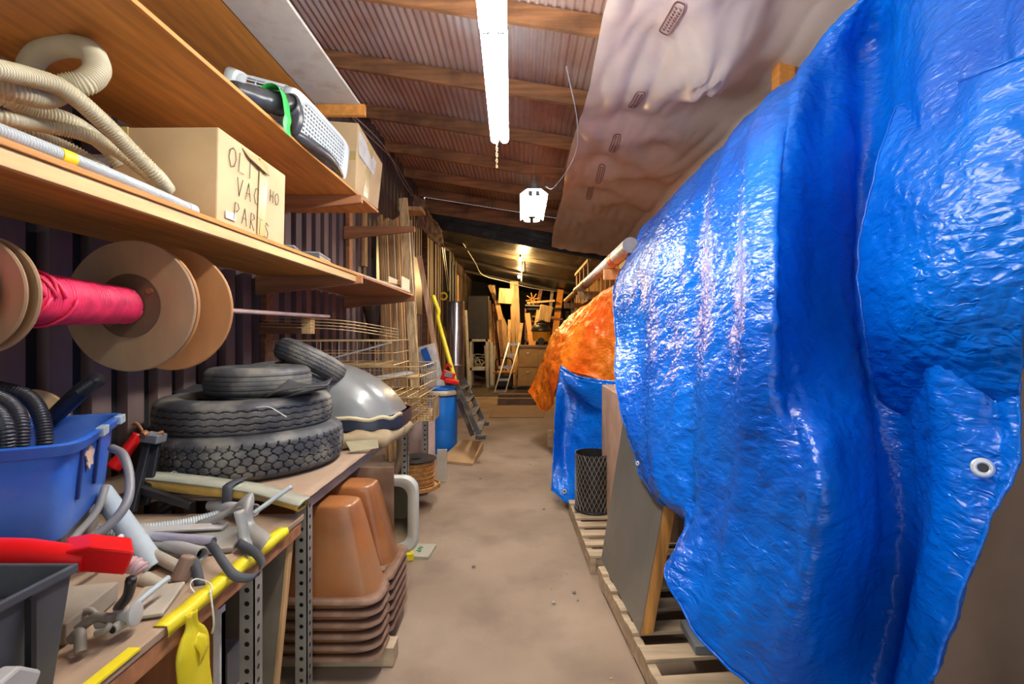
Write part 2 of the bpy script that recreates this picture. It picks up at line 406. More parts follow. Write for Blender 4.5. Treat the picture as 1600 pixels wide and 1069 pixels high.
bracket(3.55, Z1, 'tapered timber arm under the nearer part of the lower shelf')
bracket(5.32, Z1, 'tapered timber arm under the far end of the lower shelf')
bracket(3.55, Z2, 'tapered timber arm under the far end of the middle shelf')
bracket(5.32, 3.27-.02+.0-.53+.0, 'bare tapered timber arm holding nothing, beside the upright post')
m = M(); m.box(LW+.005, -1.13, 3.5, 3.54, Z3-.1, Z3-.021); m.build('shelf_bracket', WOODO, label='stubby orange timber arm under the top shelf end', cat='shelf bracket', group='timber shelf brackets', bevel=.002)
for y, z0, z1, mt, lb in ((5.37, 2.0, 3.3, WOODR, 'reddish upright shelf post above the lower shelf, left of the lumber strips'), (3.62, 1.0, 1.93, WOODX, 'dark brown shelf post below the lower shelf behind the rod end'), (5.9, 2.35, 3.75, WOODT, 'tan wall post behind the taped carton and cloth')):
    m = M(); m.box(LW+.005, LW+.05, y, y+.1, z0, z1); m.build('shelf_post', mt, label=lb, cat='post', bevel=.002)
# ---- spools on a rod ----
RZ, RX = 1.615, -1.5
SP = mat('dusty_plywood', (.36,.22,.11), .6, var=.12, scale=3, stretch=(3,1,1), dirt=((.3,.24,.17), 5, .5))
SP2 = mat('orange_plywood', (.5,.24,.09), .55, var=.12, scale=3, stretch=(3,1,1))
m = M(); m.tube([(RX,.9,RZ-.01),(RX,3.78,RZ+.035)], .014, 12); m.build('steel_rod', mat('painted_rod', (.5,.33,.3), .4), label='long thin rod carrying the wooden cable reels', cat='rod', smooth=40)
def flange(m, y, r, hole, th, z=RZ, x=RX): m.lathe([(hole,0),(r-.004,0),(r,.004),(r,th-.004),(r-.004,th),(hole,th),(hole,0)], (x,y,z), (0,1,0), 64)
def spool(ya, yb, ra, rb, core, label, ropey, roper, mt1, mt2):
    r = T('cable_spool', label, 'cable reel', (RX, ya, RZ))
    m = M(); flange(m, ya-.012, ra, .02, .012); m.build('flange', mt1, r, smooth=30)
    m = M(); flange(m, yb, rb, .02, .012); m.build('flange', mt2, r, smooth=30)
    m = M(); m.lathe([(core,0),(core,yb-ya)], (RX,ya,RZ), (0,1,0), 40); m.build('core', SP, r, smooth=30)
    if ropey:
        y = ropey[0]; k = 0; pts = []; n = int((ropey[1]-ropey[0])/.0088)
        for i in range(n*20):
            a = 2*PI*i/20; yy = ropey[0]+.0088*i/20; rr = roper(yy)+.004*noise.noise(V((yy*40, 0, 0)))
            pts.append(V((RX+rr*math.cos(a), yy+.003*math.sin(a*2+yy*60), RZ+rr*math.sin(a))))
        m = M(); m.tube(pts, .0052, 6); q = m.build('wound_cord', PINK, r, smooth=True)
        m = M(); m.lathe([(roper(ropey[0])-.003,0),(roper(ropey[1])-.003,ropey[1]-ropey[0])], (RX,ropey[0],RZ), (0,1,0), 40); m.build('cord_underlayer', PINK, r, smooth=True)
        m = M()
        for k in range(5):
            m.tube([(RX+(roper(ropey[0]+.1)+.008)*math.cos(t), ropey[0]+.02+.025*k+.07*math.sin(t*.5+k), RZ+(roper(ropey[0]+.1)+.008)*math.sin(t)) for t in [2*PI*q/24 for q in range(25)]], .005, 6)
        m.build('loose_winding', PINK, r, smooth=True)
    return r
PINK = mat('pink_cord', (.8,.03,.11), .5, var=.25, scale=20)
r = spool(1.36, 1.86, .165, .252, .045, 'wooden reel wound with pink cord, hanging on the rod under the shelf', (1.375, 1.85), lambda y: .083-.02*(y-1.37)/.5, SP, SP)
m = M(); m.lathe([(.122,0),(.122,.003)], (RX,1.855,RZ), (0,1,0), 48); m.lathe([(.05,0),(.122,0)], (RX,1.856,RZ), (0,1,0), 48); m.build('inner_ring', mat('dark_ring', (.13,.07,.035), .7), r)
for a in (.6, 2.4, 3.9): m = M(); m.cyl((RX+.1*math.cos(a),1.85,RZ+.1*math.sin(a)), (RX+.1*math.cos(a),1.857,RZ+.1*math.sin(a)), .012); m.build('bolt', RUST, r)
spool(1.07, 1.31, .155, .165, .06, 'smaller wooden reel of pink cord, nearest on the rod, cut off by the left edge', (1.08, 1.3), lambda y: .105+.02*math.sin((y-1.08)*14), SP, SP)
r = T('cable_spool', 'bare orange plywood reel without cord, farthest of the reels on the rod', 'cable reel', (RX,2.05,RZ))
m = M(); flange(m, 2.08, .262, .02, .014); m.build('flange', SP2, r, smooth=30)
m = M(); flange(m, 1.885, .25, .02, .012); m.build('flange', SP2, r, smooth=30)
m = M(); m.lathe([(.06,0),(.06,.19)], (RX,1.895,RZ), (0,1,0), 32); m.build('core', SP, r, smooth=30)
r = T('rod_support', 'dark timber arm with a tan end block holding the end of the reel rod', 'support', (RX-.1,3.5,RZ-.1))
m = M(); m.box(RX-.085, RX-.017, 3.5, 3.57, RZ-.1, RZ+.03); m.build('end_block', WOODT, r, bevel=.003)
m = M(); m.box(LW+.05, RX-.086, 3.52, 3.56, RZ-.1, RZ-.02); m.build('arm', WOODX, r, bevel=.003)

# ---- boxes ----
INKB = mat('marker_ink', (.04,.03,.03), .6, bump=0)
TAPE = mat('packing_tape', (.55,.42,.16), .25, var=.1)
STROK = {'O':[[(.5,1),(.1,.8),(0,.4),(.3,0),(.75,.1),(.95,.5),(.8,.9),(.45,1)]], 'L':[[(.1,1),(.05,0),(.8,.02)]], 'I':[[(.3,1),(.35,0)]],
 'V':[[(0,1),(.35,0),(.8,1)]], 'A':[[(0,0),(.4,1),(.8,0)],[(.1,.4),(.75,.4)]], 'C':[[(.8,.9),(.3,.95),(.05,.5),(.3,.05),(.85,.1)]],
 'P':[[(.1,0),(.15,1),(.6,1),(.8,.75),(.5,.5),(.15,.5)]], 'R':[[(.1,0),(.15,1),(.6,1),(.75,.75),(.15,.5),(.8,0)]], 'T':[[(0,1),(.9,1)],[(.45,1),(.45,0)]],
 'S':[[(.8,.9),(.3,1),(.1,.75),(.7,.4),(.6,.05),(0,.05)]], 'H':[[(.1,1),(.1,0)],[(.8,1),(.8,0)],[(.1,.5),(.8,.5)]], 'E':[[(.8,1),(.1,1),(.1,0),(.8,0)],[(.1,.5),(.6,.5)]], 'G':[[(.8,.9),(.3,.95),(.05,.5),(.3,.05),(.8,.1),(.8,.45),(.5,.45)]]}
def write(txt, o, ux, uz, size, r=.0018, m=None, slant=.1):
    m = m or M(); o = V(o); ux = V(ux); uz = V(uz)
    for i, c in enumerate(txt):
        for s in STROK.get(c, []):
            m.tube([o+ux*(i*size*.82+(p[0]*.62+p[1]*slant)*size)+uz*(p[1]*size) for p in s], r, 4)
    return m
# written carton on the lower shelf
x0, x1, y0, y1, z0, z1 = -1.66, -1.235, 1.97, 2.53, Z1+.002, Z1+.385
r = T('cardboard_box', 'tan carton with handwriting on its side, on the lower shelf beside the hoses', 'box', ((x0+x1)/2, (y0+y1)/2, z0))
m = M(); m.hexa([(x0,y0,z0),(x1,y0,z0),(x1,y1,z0),(x0,y1,z0),(x0,y0,z1),(x1+.01,y0-.005,z1),(x1+.008,y1,z1-.01),(x0,y1,z1)]); m.build('body', CARD2, r, bevel=.006)
m = M(); m.add([(x1+.012,y0+.16,z1-.02),(x1+.014,y0+.36,z1-.03),(x1+.03,y0+.36,z1-.08),(x1+.022,y0+.2,z1-.05)], [(0,1,2,3)]); m.build('torn_flap', CARD, r, solid=.004)
m = M(); m.add([(x1+.006,y0+.29,z0+.01),(x1+.006,y0+.36,z0+.01),(x1+.0145,y0+.37,z1-.03),(x1+.0145,y0+.3,z1-.01)], [(0,1,2,3)]); m.build('packing_tape', TAPE, r, solid=.001)
for tx, oy, oz, sl, sz in (('OLI', .06, -.13, -.05, .085), ('VAC', .12, -.24, 0, .08), ('PARTS', .1, -.345, -.12, .075), ('HO', .39, -.19, -.05, .06)):
    m = M(); write(tx, (x1+.012 if oz > -.2 else x1+.0105 if oz > -.3 else x1+.008, y0+oy, z1+oz), (0,1,sl), (0,0,1), sz, m=m); m.build('handwriting', INKB, r)
m = M(); m.box(x1+.004, x1+.008, y0+.05, y0+.12, z0+.03, z0+.06); m.build('white_label', WHITE, r)
m = M(); m.box(x0+.01, x0+.07, y0-.008, y0-.001, z1-.1, z1-.0); m.build('side_tape', TAPE, r)
# taped carton on the middle shelf
x0, x1, y0, y1, z0, z1 = -1.62, -1.215, 3.56, 4.05, Z2+.002, Z2+.54
r = T('cardboard_box', 'tall tan carton with taped white paper, at the far end of the middle shelf', 'box', ((x0+x1)/2, (y0+y1)/2, z0))
m = M(); m.hexa([(x0,y0,z0),(x1,y0,z0),(x1+.02,y1,z0),(x0,y1,z0),(x0,y0,z1),(x1+.02,y0,z1-.03),(x1+.06,y1,z1-.16),(x0,y1,z1)]); m.build('body', CARD2, r, bevel=.006)
m = M(); m.hexa([(x1+.016,y0+.02,z0+.28),(x1+.025,y0+.02,z0+.28),(x1+.042,y0+.3,z0+.22),(x1+.034,y0+.3,z0+.22),(x1+.018,y0+.01,z1-.08),(x1+.025,y0+.01,z1-.08),(x1+.052,y0+.34,z1-.2),(x1+.04,y0+.34,z1-.2)]); m.build('white_paper', WHITE, r)
m = M(); m.box(x0-.002, x1+.002, y0-.006, y0-.001, z0+.24, z0+.3); m.build('brown_tape', TAPE, r)
m = M(); m.add([(x1+.008,y0+.15,z0+.02),(x1+.012,y0+.24,z0+.02),(x1+.05,y0+.26,z1-.13),(x1+.04,y0+.17,z1-.1)], [(0,1,2,3)]); m.build('packing_tape', TAPE, r, solid=.002)
# laundry basket, lying tilted on the middle shelf
BK = mat('pale_blue_plastic', (.6,.68,.7), .35, var=.04)
def basket():
    at = V((-1.42, 2.35, Z2)); r = T('laundry_basket', 'pale plastic laundry basket lying on its side on the middle shelf', 'laundry basket', at)
    # open top faces the wall; base (grille) faces the aisle
    cx, cy, cz = -1.35, 2.96, Z2+.16; ly, lz, lx = .5, .155, .30
    R = Matrix.Rotation(.12, 3, 'Y')
    def L(u, v, q):   # u along Y -1..1, v along Z -1..1, q along X 0 (mouth) .. 1 (base)
        s = 1.0-.14*q; return V((cx, cy, cz))+R@V(((q-.5)*lx, u*ly*s, v*lz*s))
    def rr(u, v, q, k=.35):
        return L(u, v, q)
    def ring(q, sc=1):
        out = []
        for i in range(48):
            t = 2*PI*i/48; c, s = math.cos(t), math.sin(t)
            out.append(L(math.copysign(abs(c)**.35, c)*sc, math.copysign(abs(s)**.35, s)*sc, q))
        return out
    m = M(); rs = [ring(.0), ring(.04, 1.03), ring(.3), ring(.3)]
    G = [ring(0, 1.06), ring(.1, 1.04), ring(.12, 1.0), ring(.28, 1.0)]; G = [g+[g[0]] for g in G]; m.grid(G); m.build('rim_band', BK, r, smooth=40, solid=.004)
    m = M()
    for i in range(48):
        m.beam(ring(.28)[i], ring(.84)[i], .014, .006)
    for q in (.42, .56, .7): m.tube(ring(q), .004, 5, closed=True)
    m.build('side_grille', BK, r)
    m = M(); G = [ring(.84), ring(.96, .99), ring(1.0, .93), ring(1.0, .72)]; G = [g+[g[0]] for g in G]; m.grid(G); m.build('base_rim', BK, r, smooth=40, solid=.004)
    m = M()
    for i in range(17):
        u = -.68+1.36*i/16; m.beam(L(u,-.72,1), L(u,.72,1), .012, .006, (1,0,0))
    for i in range(9):
        v = -.68+1.36*i/8; m.beam(L(-.72,v,1), L(.72,v,1), .012, .006, (1,0,0))
    m.build('base_grille', BK, r)
basket()
# dark rolled bag tied with green tape
r = T('rolled_bag', 'dark grey rolled bag tied with green tape, in front of the laundry basket', 'bag', (-1.16, 2.0, Z2))
BAG = mat('grey_film', (.05,.055,.06), .3, var=.2, bump=.5, bscale=12, bdist=.01)
pts = [P(372+96*t, 138+26*t+6*math.sin(t*3), 2.2+.3*t) for t in [i/16 for i in range(17)]]
m = M(); m.tube([p+V((-.03,0,0)) for p in pts], .07, 18, rf=lambda i: (.035+.02*math.sin(PI*min(1, i/7)/2))*(1+.05*math.sin(i*1.7))); m.build('roll', BAG, r, smooth=True)
m = M(); e = pts[-1]; g = []
for i in range(8):
    g.append([e+V((-.03+.045*math.cos(t)*(1-i*.03)+.01*math.sin(i+t), .012*i-.06, -.02+(.05+.006*i)*math.sin(t)-.006*i)) for t in [2*PI*k/14 for k in range(15)]])
m.grid(g); m.build('loose_end', BAG, r, smooth=True, solid=.001)
GT = mat('green_tape', (.04,.6,.1), .4, var=.1, bump=.1)
c = pts[10]; m = M(); g = []
prof = [(-.11,-.02),(-.1,.05),(-.04,.09),(.02,.08),(.05,.02),(.062,-.06),(.068,-.1),(.06,-.14),(.066,-.2)]
prof = cr([V((a*.8, 0, b*.8)) for a, b in prof], 4)
for i, q in enumerate(prof): g.append([V((c.x+.005+q.x, c.y-.04+.003*math.sin(i*.4), c.z+q.z)), V((c.x+.005+q.x, c.y+.03, c.z+q.z))])
m.grid(g); m.build('green_tape', GT, r, smooth=True, solid=.001)
m = M(); m.tube(cr([(-1.3,2.35,Z2+.02),(-1.2,2.6,Z2+.02),(-1.17,2.95,Z2+.03),(-1.2,3.25,Z2+.02)], 6), .03, 10, rf=lambda i: .012+.02*math.sin(PI*i/18)); m.build('grey_bundle', BAG, label='thin grey plastic bundle squeezed under the laundry basket', cat='bundle', smooth=True)
# loose trim on the lower shelf
TW = mat('white_trim', (.7,.6,.45), .5, var=.1)
def plank(name, p0, p1, w, h, mt, label, cat='board', group=None):
    m = M(); m.beam(p0, p1, w, h); return m.build(name, mt, label=label, cat=cat, group=group, bevel=.002)
plank('trim_board', (-1.3,3.0,Z1+.012), (-1.22,5.2,Z1+.012), .06, .02, TW, 'long pale trim strip along the front edge of the lower shelf', group='loose trim on the lower shelf')
plank('trim_board', (-1.5,3.3,Z1+.03), (-1.3,5.3,Z1+.05), .14, .016, WOODR, 'reddish trim board slanting over the far lower shelf', group='loose trim on the lower shelf')
plank('trim_board', (-1.66,3.4,Z1+.07), (-1.35,5.25,Z1+.075), .12, .018, WOODL, 'pale board topmost of the loose trim on the lower shelf', group='loose trim on the lower shelf')
plank('trim_board', (-1.42,2.95,Z1+.05), (-1.42,4.2,Z1+.065), .09, .014, TW, 'short white edged board beside the dark cases on the shelf', group='loose trim on the lower shelf')
r = T('open_bin', 'small open fronted box of thin white board at the shelf end', 'box', (-1.4,5.1,Z1))
m = M(); x0, x1, y0, y1, z0, z1 = -1.36,-1.22,4.95,5.3,Z1+.003,Z1+.15
m.box(x0,x0+.008,y0,y1,z0,z1).box(x1-.008,x1,y0,y1,z0,z1).box(x0,x1,y0,y1,z0,z0+.008).box(x0,x1,y1-.008,y1,z0,z1); m.build('panels', TW, r)
m = M(); m.box(x0+.01,x1-.01,y1-.014,y1-.009,z0+.01,z1-.01); m.build('brown_back', WOODO, r)
CS = mat('slate_plastic', (.1,.11,.13), .4)
for k, (x, y, z, rz, sx, lb) in enumerate(((-1.42,2.88,Z1+.035,.25,.2,'flat dark slate case beside the written carton'), (-1.33,3.12,Z1+.03,.15,.14,'slim dark slate case just beyond the flat one'))):
    r = T('plastic_case', lb, 'case', (x, y, Z1), 'dark cases on the lower shelf')
    m = M(); m.obox((x,y,Z1+.022), (sx,.3,.04), (0,0,rz)); m.build('body', CS, r, bevel=.006)
    m = M(); m.obox((x,y,Z1+.05), (sx*.96,.29,.014), (0,0,rz)); m.build('lid', GREY, r, bevel=.004)
# ---- hoses on the lower shelf ----
def mkhose(pts, r, pitch, mt, label, band=None, amp=.1, cuff=None, grp='hoses on the lower shelf'):
    c = pts[len(pts)//2]; root = T('corrugated_hose', label, 'hose', (c[0], c[1], Z1), grp)
    hose(pts, r, pitch, amp=amp).build('hose', mt, root, smooth=True)
    if band:
        q = cr([V(p) for p in pts], 30); i = int(band*len(q)); m = M(); m.tube(q[i:i+6], r*1.12, 14); m.build('yellow_band', YEL, root, smooth=40)
    if cuff:
        q = cr([V(p) for p in pts], 30)
        m = M(); m.lathe([(r*.9,0),(r*1.15,0),(r*1.2,.05),(r*.95,.06)], q[-1]-(q[-1]-q[-4]).normalized()*.03, q[-1]-q[-4], 16); m.build('cuff', mt, root, smooth=40)
    return root
HG = mat('blue_grey_hose', (.5,.55,.55), .4, var=.08)
zz = Z1+.024
mkhose([(-1.245,.8,Z1+.024),(-1.243,1.1,Z1+.024),(-1.24,1.33,Z1+.024),(-1.25,1.6,Z1+.024),(-1.275,1.87,Z1+.026)], .0205, .0075, HG, 'blue grey hose with a yellow band lying along the shelf edge', .47, cuff=1)
mkhose([P(-160,60,1.15),P(-40,100,1.25),P(45,120,1.4),P(100,140,1.5),P(160,190,1.62),P(205,235,1.72),P(245,275,1.8),P(262,297,1.88)], .026, .009, CREAM, 'thick cream hose sloping down to the written carton, topmost of the hoses')
mkhose([P(-60,170,1.4),P(10,185,1.45),P(60,195,1.55),P(130,210,1.65),P(180,235,1.75),P(225,268,1.85),P(250,292,1.9)], .022, .008, CREAM, 'cream hose lying beneath the thick one')
mkhose([(-1.36,1.0,Z1+.03),(-1.35,1.2,Z1+.05),(-1.345,1.35,Z1+.045),(-1.345,1.5,Z1+.035),(-1.35,1.65,Z1+.025),(-1.36,1.85,Z1+.022)], .017, .007, CREAM, 'slim cream hose just behind the blue grey hose')
mkhose([P(60,150,1.75),P(45,115,1.75),P(60,85,1.72),P(100,72,1.7),P(140,80,1.66),P(152,108,1.62),P(135,128,1.58),P(105,135,1.55),P(70,150,1.5),P(20,140,1.42),P(-60,120,1.36)], .036, .0075, CREAM, 'wide cream hose standing up in a loop', amp=.07)
mkhose([P(-60,125,1.5),P(0,150,1.52),P(50,172,1.6),P(110,190,1.7),P(160,225,1.85),P(190,260,1.9)], .026, .009, CREAM, 'cream hose deepest in the heap at the left edge')
mkhose([P(-80,190,1.6),P(-10,205,1.55),P(50,215,1.6),P(110,235,1.7),P(165,270,1.75)], .024, .009, CREAM, 'short cream hose at the bottom of the heap')
r = T('metal_casing', 'light grey metal casing behind the hoses on the lower shelf', 'casing', (-1.85, 1.9, Z1))
m = M(); m.obox((-1.8,2.25,Z1+.15), (.16,.5,.29), (0,0,.1)); m.build('body', mat('pale_metal', (.42,.42,.45), .3, .4), r, bevel=.02)
m = M(); m.obox((-1.72,2.02,Z1+.12), (.05,.03,.2), (0,0,.1)); m.build('dark_vent', BLACK, r)
r = T('metal_casing', 'white sheet metal panel leaning at the back of the shelf, left edge', 'panel', (-1.85, 1.6, Z1))
m = M(); m.hexa([(-1.86,1.35,Z1),(-1.8,1.35,Z1),(-1.8,1.95,Z1),(-1.86,1.95,Z1),(-1.9,1.35,Z1+.52),(-1.88,1.35,Z1+.52),(-1.88,1.95,Z1+.26),(-1.9,1.95,Z1+.26)]); m.build('panel', WHITE, r, bevel=.003)

# ================= benches =================
BX = -.88
ZB1, ZB2 = .78, .835
TOP = mat('dusty_bench_board', (.4,.28,.18), .8, var=.15, scale=3, stretch=(3,1,3), dirt=((.22,.15,.1), 4, .6))
PERF = holes_mat('perforated_steel', (.36,.35,.3), .045, .0085)
def angle_post(x, y, z1, parent, name='leg', t=.004, w=.05, sx=-1, sy=1):
    # two perforated flanges; UVs give distance along and across each flange
    o = ORG[parent.name]
    for d in ((sx,0), (0,sy)):
        m = M(); 
        vs = []; uvs = []
        a = V((x, y, 0)); e = V((d[0]*w, d[1]*w, 0)); nrm = V((t if d[1] else 0, t*(-sy) if d[0] else 0, 0))
        for off in (V((0,0,0)), -nrm):
            for z in (0.002, z1):
                for s in (0, 1): vs.append(a+e*s+V((0,0,z))+off); uvs.append(((s-.5)*w, z))
        m.v = vs; m.f = [(0,1,3,2),(4,6,7,5),(0,2,6,4),(1,5,7,3),(0,4,5,1),(2,3,7,6)]
        yield m, uvs
def posts(parent, spots, z1):
    for x, y, sx, sy in spots:
        vs = []; fs = []; uv = []
        for m, u in angle_post(x, y, z1, parent, sx=sx, sy=sy):
            b = len(vs); vs += m.v; fs += [tuple(i+b for i in f) for f in m.f]; uv += u
        m = M(); m.v = vs; m.f = fs; m.build('leg', PERF, parent, uvs=uv)
r = T('workbench', 'near low workbench of perforated steel angle with a yellow taped edge', 'workbench', (-1.4, 1.2, 0))
m = M(); m.box(-1.93, BX, .3, 1.97, ZB1-.022, ZB1); m.build('top_board', TOP, r, bevel=.003)
m = M(); m.box(BX-.035, BX-.003, .3, 1.95, ZB1-.075, ZB1-.024); m.build('edge_rail', WOODR, r, bevel=.003)
m = M(); g = [[V((BX-.03+.034*min(1,i/2)+(.003 if i>2 else 0)+.002*math.sin(y*60), y, ZB1+.003-(0 if i<3 else (i-2)*.014+.003*noise.noise(V((y*20,i,0)))))) for i in range(5)] for y in [1.2+.62*k/60 for k in range(61)]]
m.grid(g); m.build('yellow_tape', YEL, r, smooth=True, solid=.0015)
m = M(); g = [[V((BX-.025+.027*min(1,i/2), y, ZB1+.0015-(0 if i<3 else .004))) for i in range(4)] for y in [.9+.22*k/20 for k in range(21)]]
m.grid(g); m.build('yellow_tape', YEL, r, solid=.0015)
posts(r, [(BX-.01,1.62,-1,1),(BX-.01,.45,-1,1),(-1.9,1.62,1,1),(-1.9,.45,1,1)], ZB1-.024)
m = M(); m.box(-1.92, BX-.06, .4, 1.7, .28, .3); m.build('lower_shelf', TOP, r)
r = T('workbench', 'far workbench of perforated steel angle carrying the tyre pile', 'workbench', (-1.4, 3.0, 0))
m = M(); m.box(-1.93, BX, 2.0, 4.08, ZB2-.014, ZB2); m.build('top_board', TOP, r, bevel=.003)
m = M(); g = [[V((x, y, ZB2+.003+.001*noise.noise(V((x*9,y*9,0)))+(0.0 if x < BX else -.004))) for x in [-1.9+(BX+.006+.012*noise.noise(V((0,y*7,3)))+1.9)*i/20 for i in range(21)]] for y in [2.0+2.07*k/60 for k in range(61)]]
m.grid(g); m.build('cardboard_cover', mat('worn_card', (.42,.29,.19), .85, dirt=((.25,.18,.12), 3, .5)), r, smooth=True, solid=.004)
posts(r, [(BX-.01,2.02,-1,1),(BX-.01,3.8,-1,1),(-1.9,2.02,1,1),(-1.9,3.8,1,1),(BX-.01,4.6,-1,1)], ZB2-.016)
m = M(); m.box(-1.92, BX-.02, 2.62, 4.75, .14, .16); m.build('lower_shelf', TOP, r)
m = M(); m.box(BX-.055, BX-.015, 2.08, 3.78, ZB2-.06, ZB2-.016); m.build('edge_rail', PERF, r)

# ---- tyres ----
def tyre(name, c, R, W, hole, kind, label, tilt=None, group='tyre pile on the bench', n=300, grooves=4):
    c = V(c); prof = []
    sh = W*.2
    ns = 26
    pts = [(hole, .2*W), (hole+.012, .1*W), (hole+(R-hole)*.35, .0), (hole+(R-hole)*.7, .01*W), (R-sh*.6, .05*W), (R-sh*.15, .13*W)]
    side = cr([V((a, b, 0)) for a, b in pts], 3)
    tread = [V((R+.008*math.sin(PI*i/36), .16*W+.68*W*i/36, 0)) for i in range(37)]
    prof = [(p.x, p.y, 0) for p in side]+[(p.x, p.y, 1) for p in tread]+[(p.x, W-p.y, 0) for p in reversed(side)]
    q = V((0,0,1)).rotation_difference(V(tilt or (0,0,1)).normalized())
    G = []
    dp = .017 if kind != 'rib' else .009
    for k in range(n+1):
        a = 2*PI*k/n; row = []
        for (r_, h, tr) in prof:
            g = 0
            if tr:
                t = (h/W-.16)/.68   # 0..1 across the tread
                if kind == 'block':
                    for gc in (.14, .38, .62, .86):
                        if abs(t-gc-.035*math.sin(a*56+(gc*12))) < .022: g = 1
                    row_i = sum(t > x for x in (.14, .38, .62, .86))
                    ph = (a*28/PI/1.0+row_i*.5)%1
                    if abs(ph-.5-.08*math.sin(t*40)) < .09: g = 1
                elif kind == 'zig':
                    for gc in (.12, .37, .63, .88):
                        zg = abs(((a*22/PI)%1)-.5)*2-.5
                        if abs(t-gc-.06*zg) < .03: g = 1
                else:
                    for gi in range(grooves):
                        if abs(t-(gi+.7)/(grooves+.4)) < .025: g = 1
            r2 = r_-dp*g
            row.append(c+q@V((r2*math.cos(a), r2*math.sin(a), h)))
        G.append(row)
    root = T('tyre', label, 'tyre', c, group)
    m = M(); m.grid(G); m.build('tread_and_sidewalls', RUBBER, root, smooth=35, solid=.006, off=0)
    m = M(); m.lathe([(hole-.004,.16*W),(hole+.012,.19*W)], c, q@V((0,0,1)), 48); m.lathe([(hole-.004,.84*W),(hole+.012,.81*W)], c, q@V((0,0,1)), 48); m.build('bead', BLACK, root, smooth=True, solid=.01)
    return root
tyre('t', (-1.395,2.53,ZB2+.012), .43, .2, .27, 'block', 'large chunky block tread tyre at the bottom of the pile', n=896)
tyre('t', (-1.43,2.55,ZB2+.198), .40, .165, .26, 'zig', 'zigzag tread tyre, second from the bottom of the pile', n=704)
tyre('t', (-1.385,2.57,ZB2+.363), .245, .14, .13, 'rib', 'small flat lying ribbed tyre on top of the pile', n=160)
tyre('t', (-1.36,2.96,ZB2+.33), .19, .115, .12, 'rib', 'small tilted ribbed tyre, lower of the leaning pair', tilt=(.38,.3,.87), n=160)
tyre('t', (-1.31,2.95,ZB2+.455), .205, .125, .12, 'zig', 'small tilted tyre, topmost of the leaning pair', tilt=(.38,.3,.87), n=420)
# rubber mats between the tyres
RM = mat('rubber_flap', (.05,.052,.055), .5, var=.2, bump=.15)
m = M(); g = []
prow = [[P(244,603,2.9),P(330,600,2.9),P(420,602,2.8),P(470,598,2.75)],[P(290,620,2.65),P(360,622,2.6),P(410,625,2.5),P(500,600,2.6)],[P(318,622,2.5),P(380,624,2.4),P(418,624,2.33),P(512,606,2.45)]]
m.grid(sheet(prow, 8, 8)); 
m2 = M(); m2.grid(sheet([[P(414,622,2.32),P(440,612,2.3),P(480,606,2.33),P(512,604,2.4)],[P(452,594,2.42),P(470,600,2.42),P(495,602,2.45),P(520,592,2.5)]], 8, 6)); 
r = T('rubber_mat', 'curled black rubber flap pinched between the tyres', 'rubber mat', (-1.35,2.5,ZB2+.44))
m.build('sheet', RM, r, smooth=True, solid=.006); m2.build('turned_corner', RM, r, smooth=True, solid=.006)
m = M(); m.tube(cr([P(400,637,2.17),P(420,636,2.16),P(437,645,2.16),P(448,652,2.15)], 5), .0025, 5); m.build('wire_piece', WHITE, label='short curved white wire on the zigzag tread tyre', cat='wire')
# ================= near bench clutter =================
DUST = (.42,.35,.26)
BLUEP = mat('blue_tub_plastic', (.025,.13,.55), .35, var=.1, dirt=((.2,.3,.5), 5, .3))
def bluebin():
    c0 = V((-1.276,1.356,.92)); d = V((-.49,.87,0)); e = V((-.87,-.49,0)); L, W, Hh = .56, .36, .285
    r = T('storage_tub', 'blue plastic storage tub with flared rim on the near bench, holding black hoses', 'tub', c0+d*L/2+e*W/2)
    def ring(z, g, k=.9, n=40):
        out = []
        for i in range(n):
            t = 2*PI*i/n; a = math.copysign(abs(math.cos(t))**.22, math.cos(t)); b = math.copysign(abs(math.sin(t))**.22, math.sin(t))
            out.append(c0+d*(L/2+a*(L/2+g))+e*(W/2+b*(W/2+g))+V((0,0,z)))
        return out+[out[0]]
    g = [ring(.004,-.03), ring(0,-.015), ring(.015,-.01), ring(Hh*.45,0), ring(Hh-.04,.012), ring(Hh-.035,.03), ring(Hh-.005,.042), ring(Hh,.034), ring(Hh-.004,.015), ring(Hh-.03,.006), ring(.03,-.015), ring(.012,-.04)]
    m = M(); m.grid(g); m.add(g[0][:-1], [tuple(range(40))]); m.add(g[-1][:-1], [tuple(range(40))]); m.build('body', BLUEP, r, smooth=50)
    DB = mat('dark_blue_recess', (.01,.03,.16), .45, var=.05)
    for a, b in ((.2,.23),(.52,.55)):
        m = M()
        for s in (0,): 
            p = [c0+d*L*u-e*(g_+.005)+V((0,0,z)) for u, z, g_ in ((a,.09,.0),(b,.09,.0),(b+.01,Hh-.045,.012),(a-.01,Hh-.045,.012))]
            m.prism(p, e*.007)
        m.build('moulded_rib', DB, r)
    m = M(); p = [c0+d*L*(.37+.07*math.cos(t)*(1+.3*math.sin(5*t)))-e*.0125+V((0,0,.2+.035*math.sin(t)*(1+.25*math.cos(7*t)))) for t in [2*PI*k/22 for k in range(22)]]
    m.prism(p, e*.004); m.build('torn_sticker', mat('torn_sticker', (.75,.55,.42), .7, col2=(.6,.2,.1)), r)
    for z in (.262,):
        for u in (.42,.86):
            m = M(); m.obox(c0+d*L*u-e*.036+V((0,0,Hh-.012)), (.022,.07,.03), (0,0,math.atan2(-d.x, d.y)))
            m.build('rim_tape', mat('old_tape', (.35,.42,.45), .5), r, bevel=.003)
    return r
bluebin()
m = M(); m.obox((-1.64,1.6,.85), (.3,.42,.135), (0,0,.5)); m.build('grey_case', mat('dusty_case', (.2,.18,.16), .7, dirt=(DUST, 6, .5)), label='dusty grey case underneath the blue storage tub', cat='case', bevel=.01)
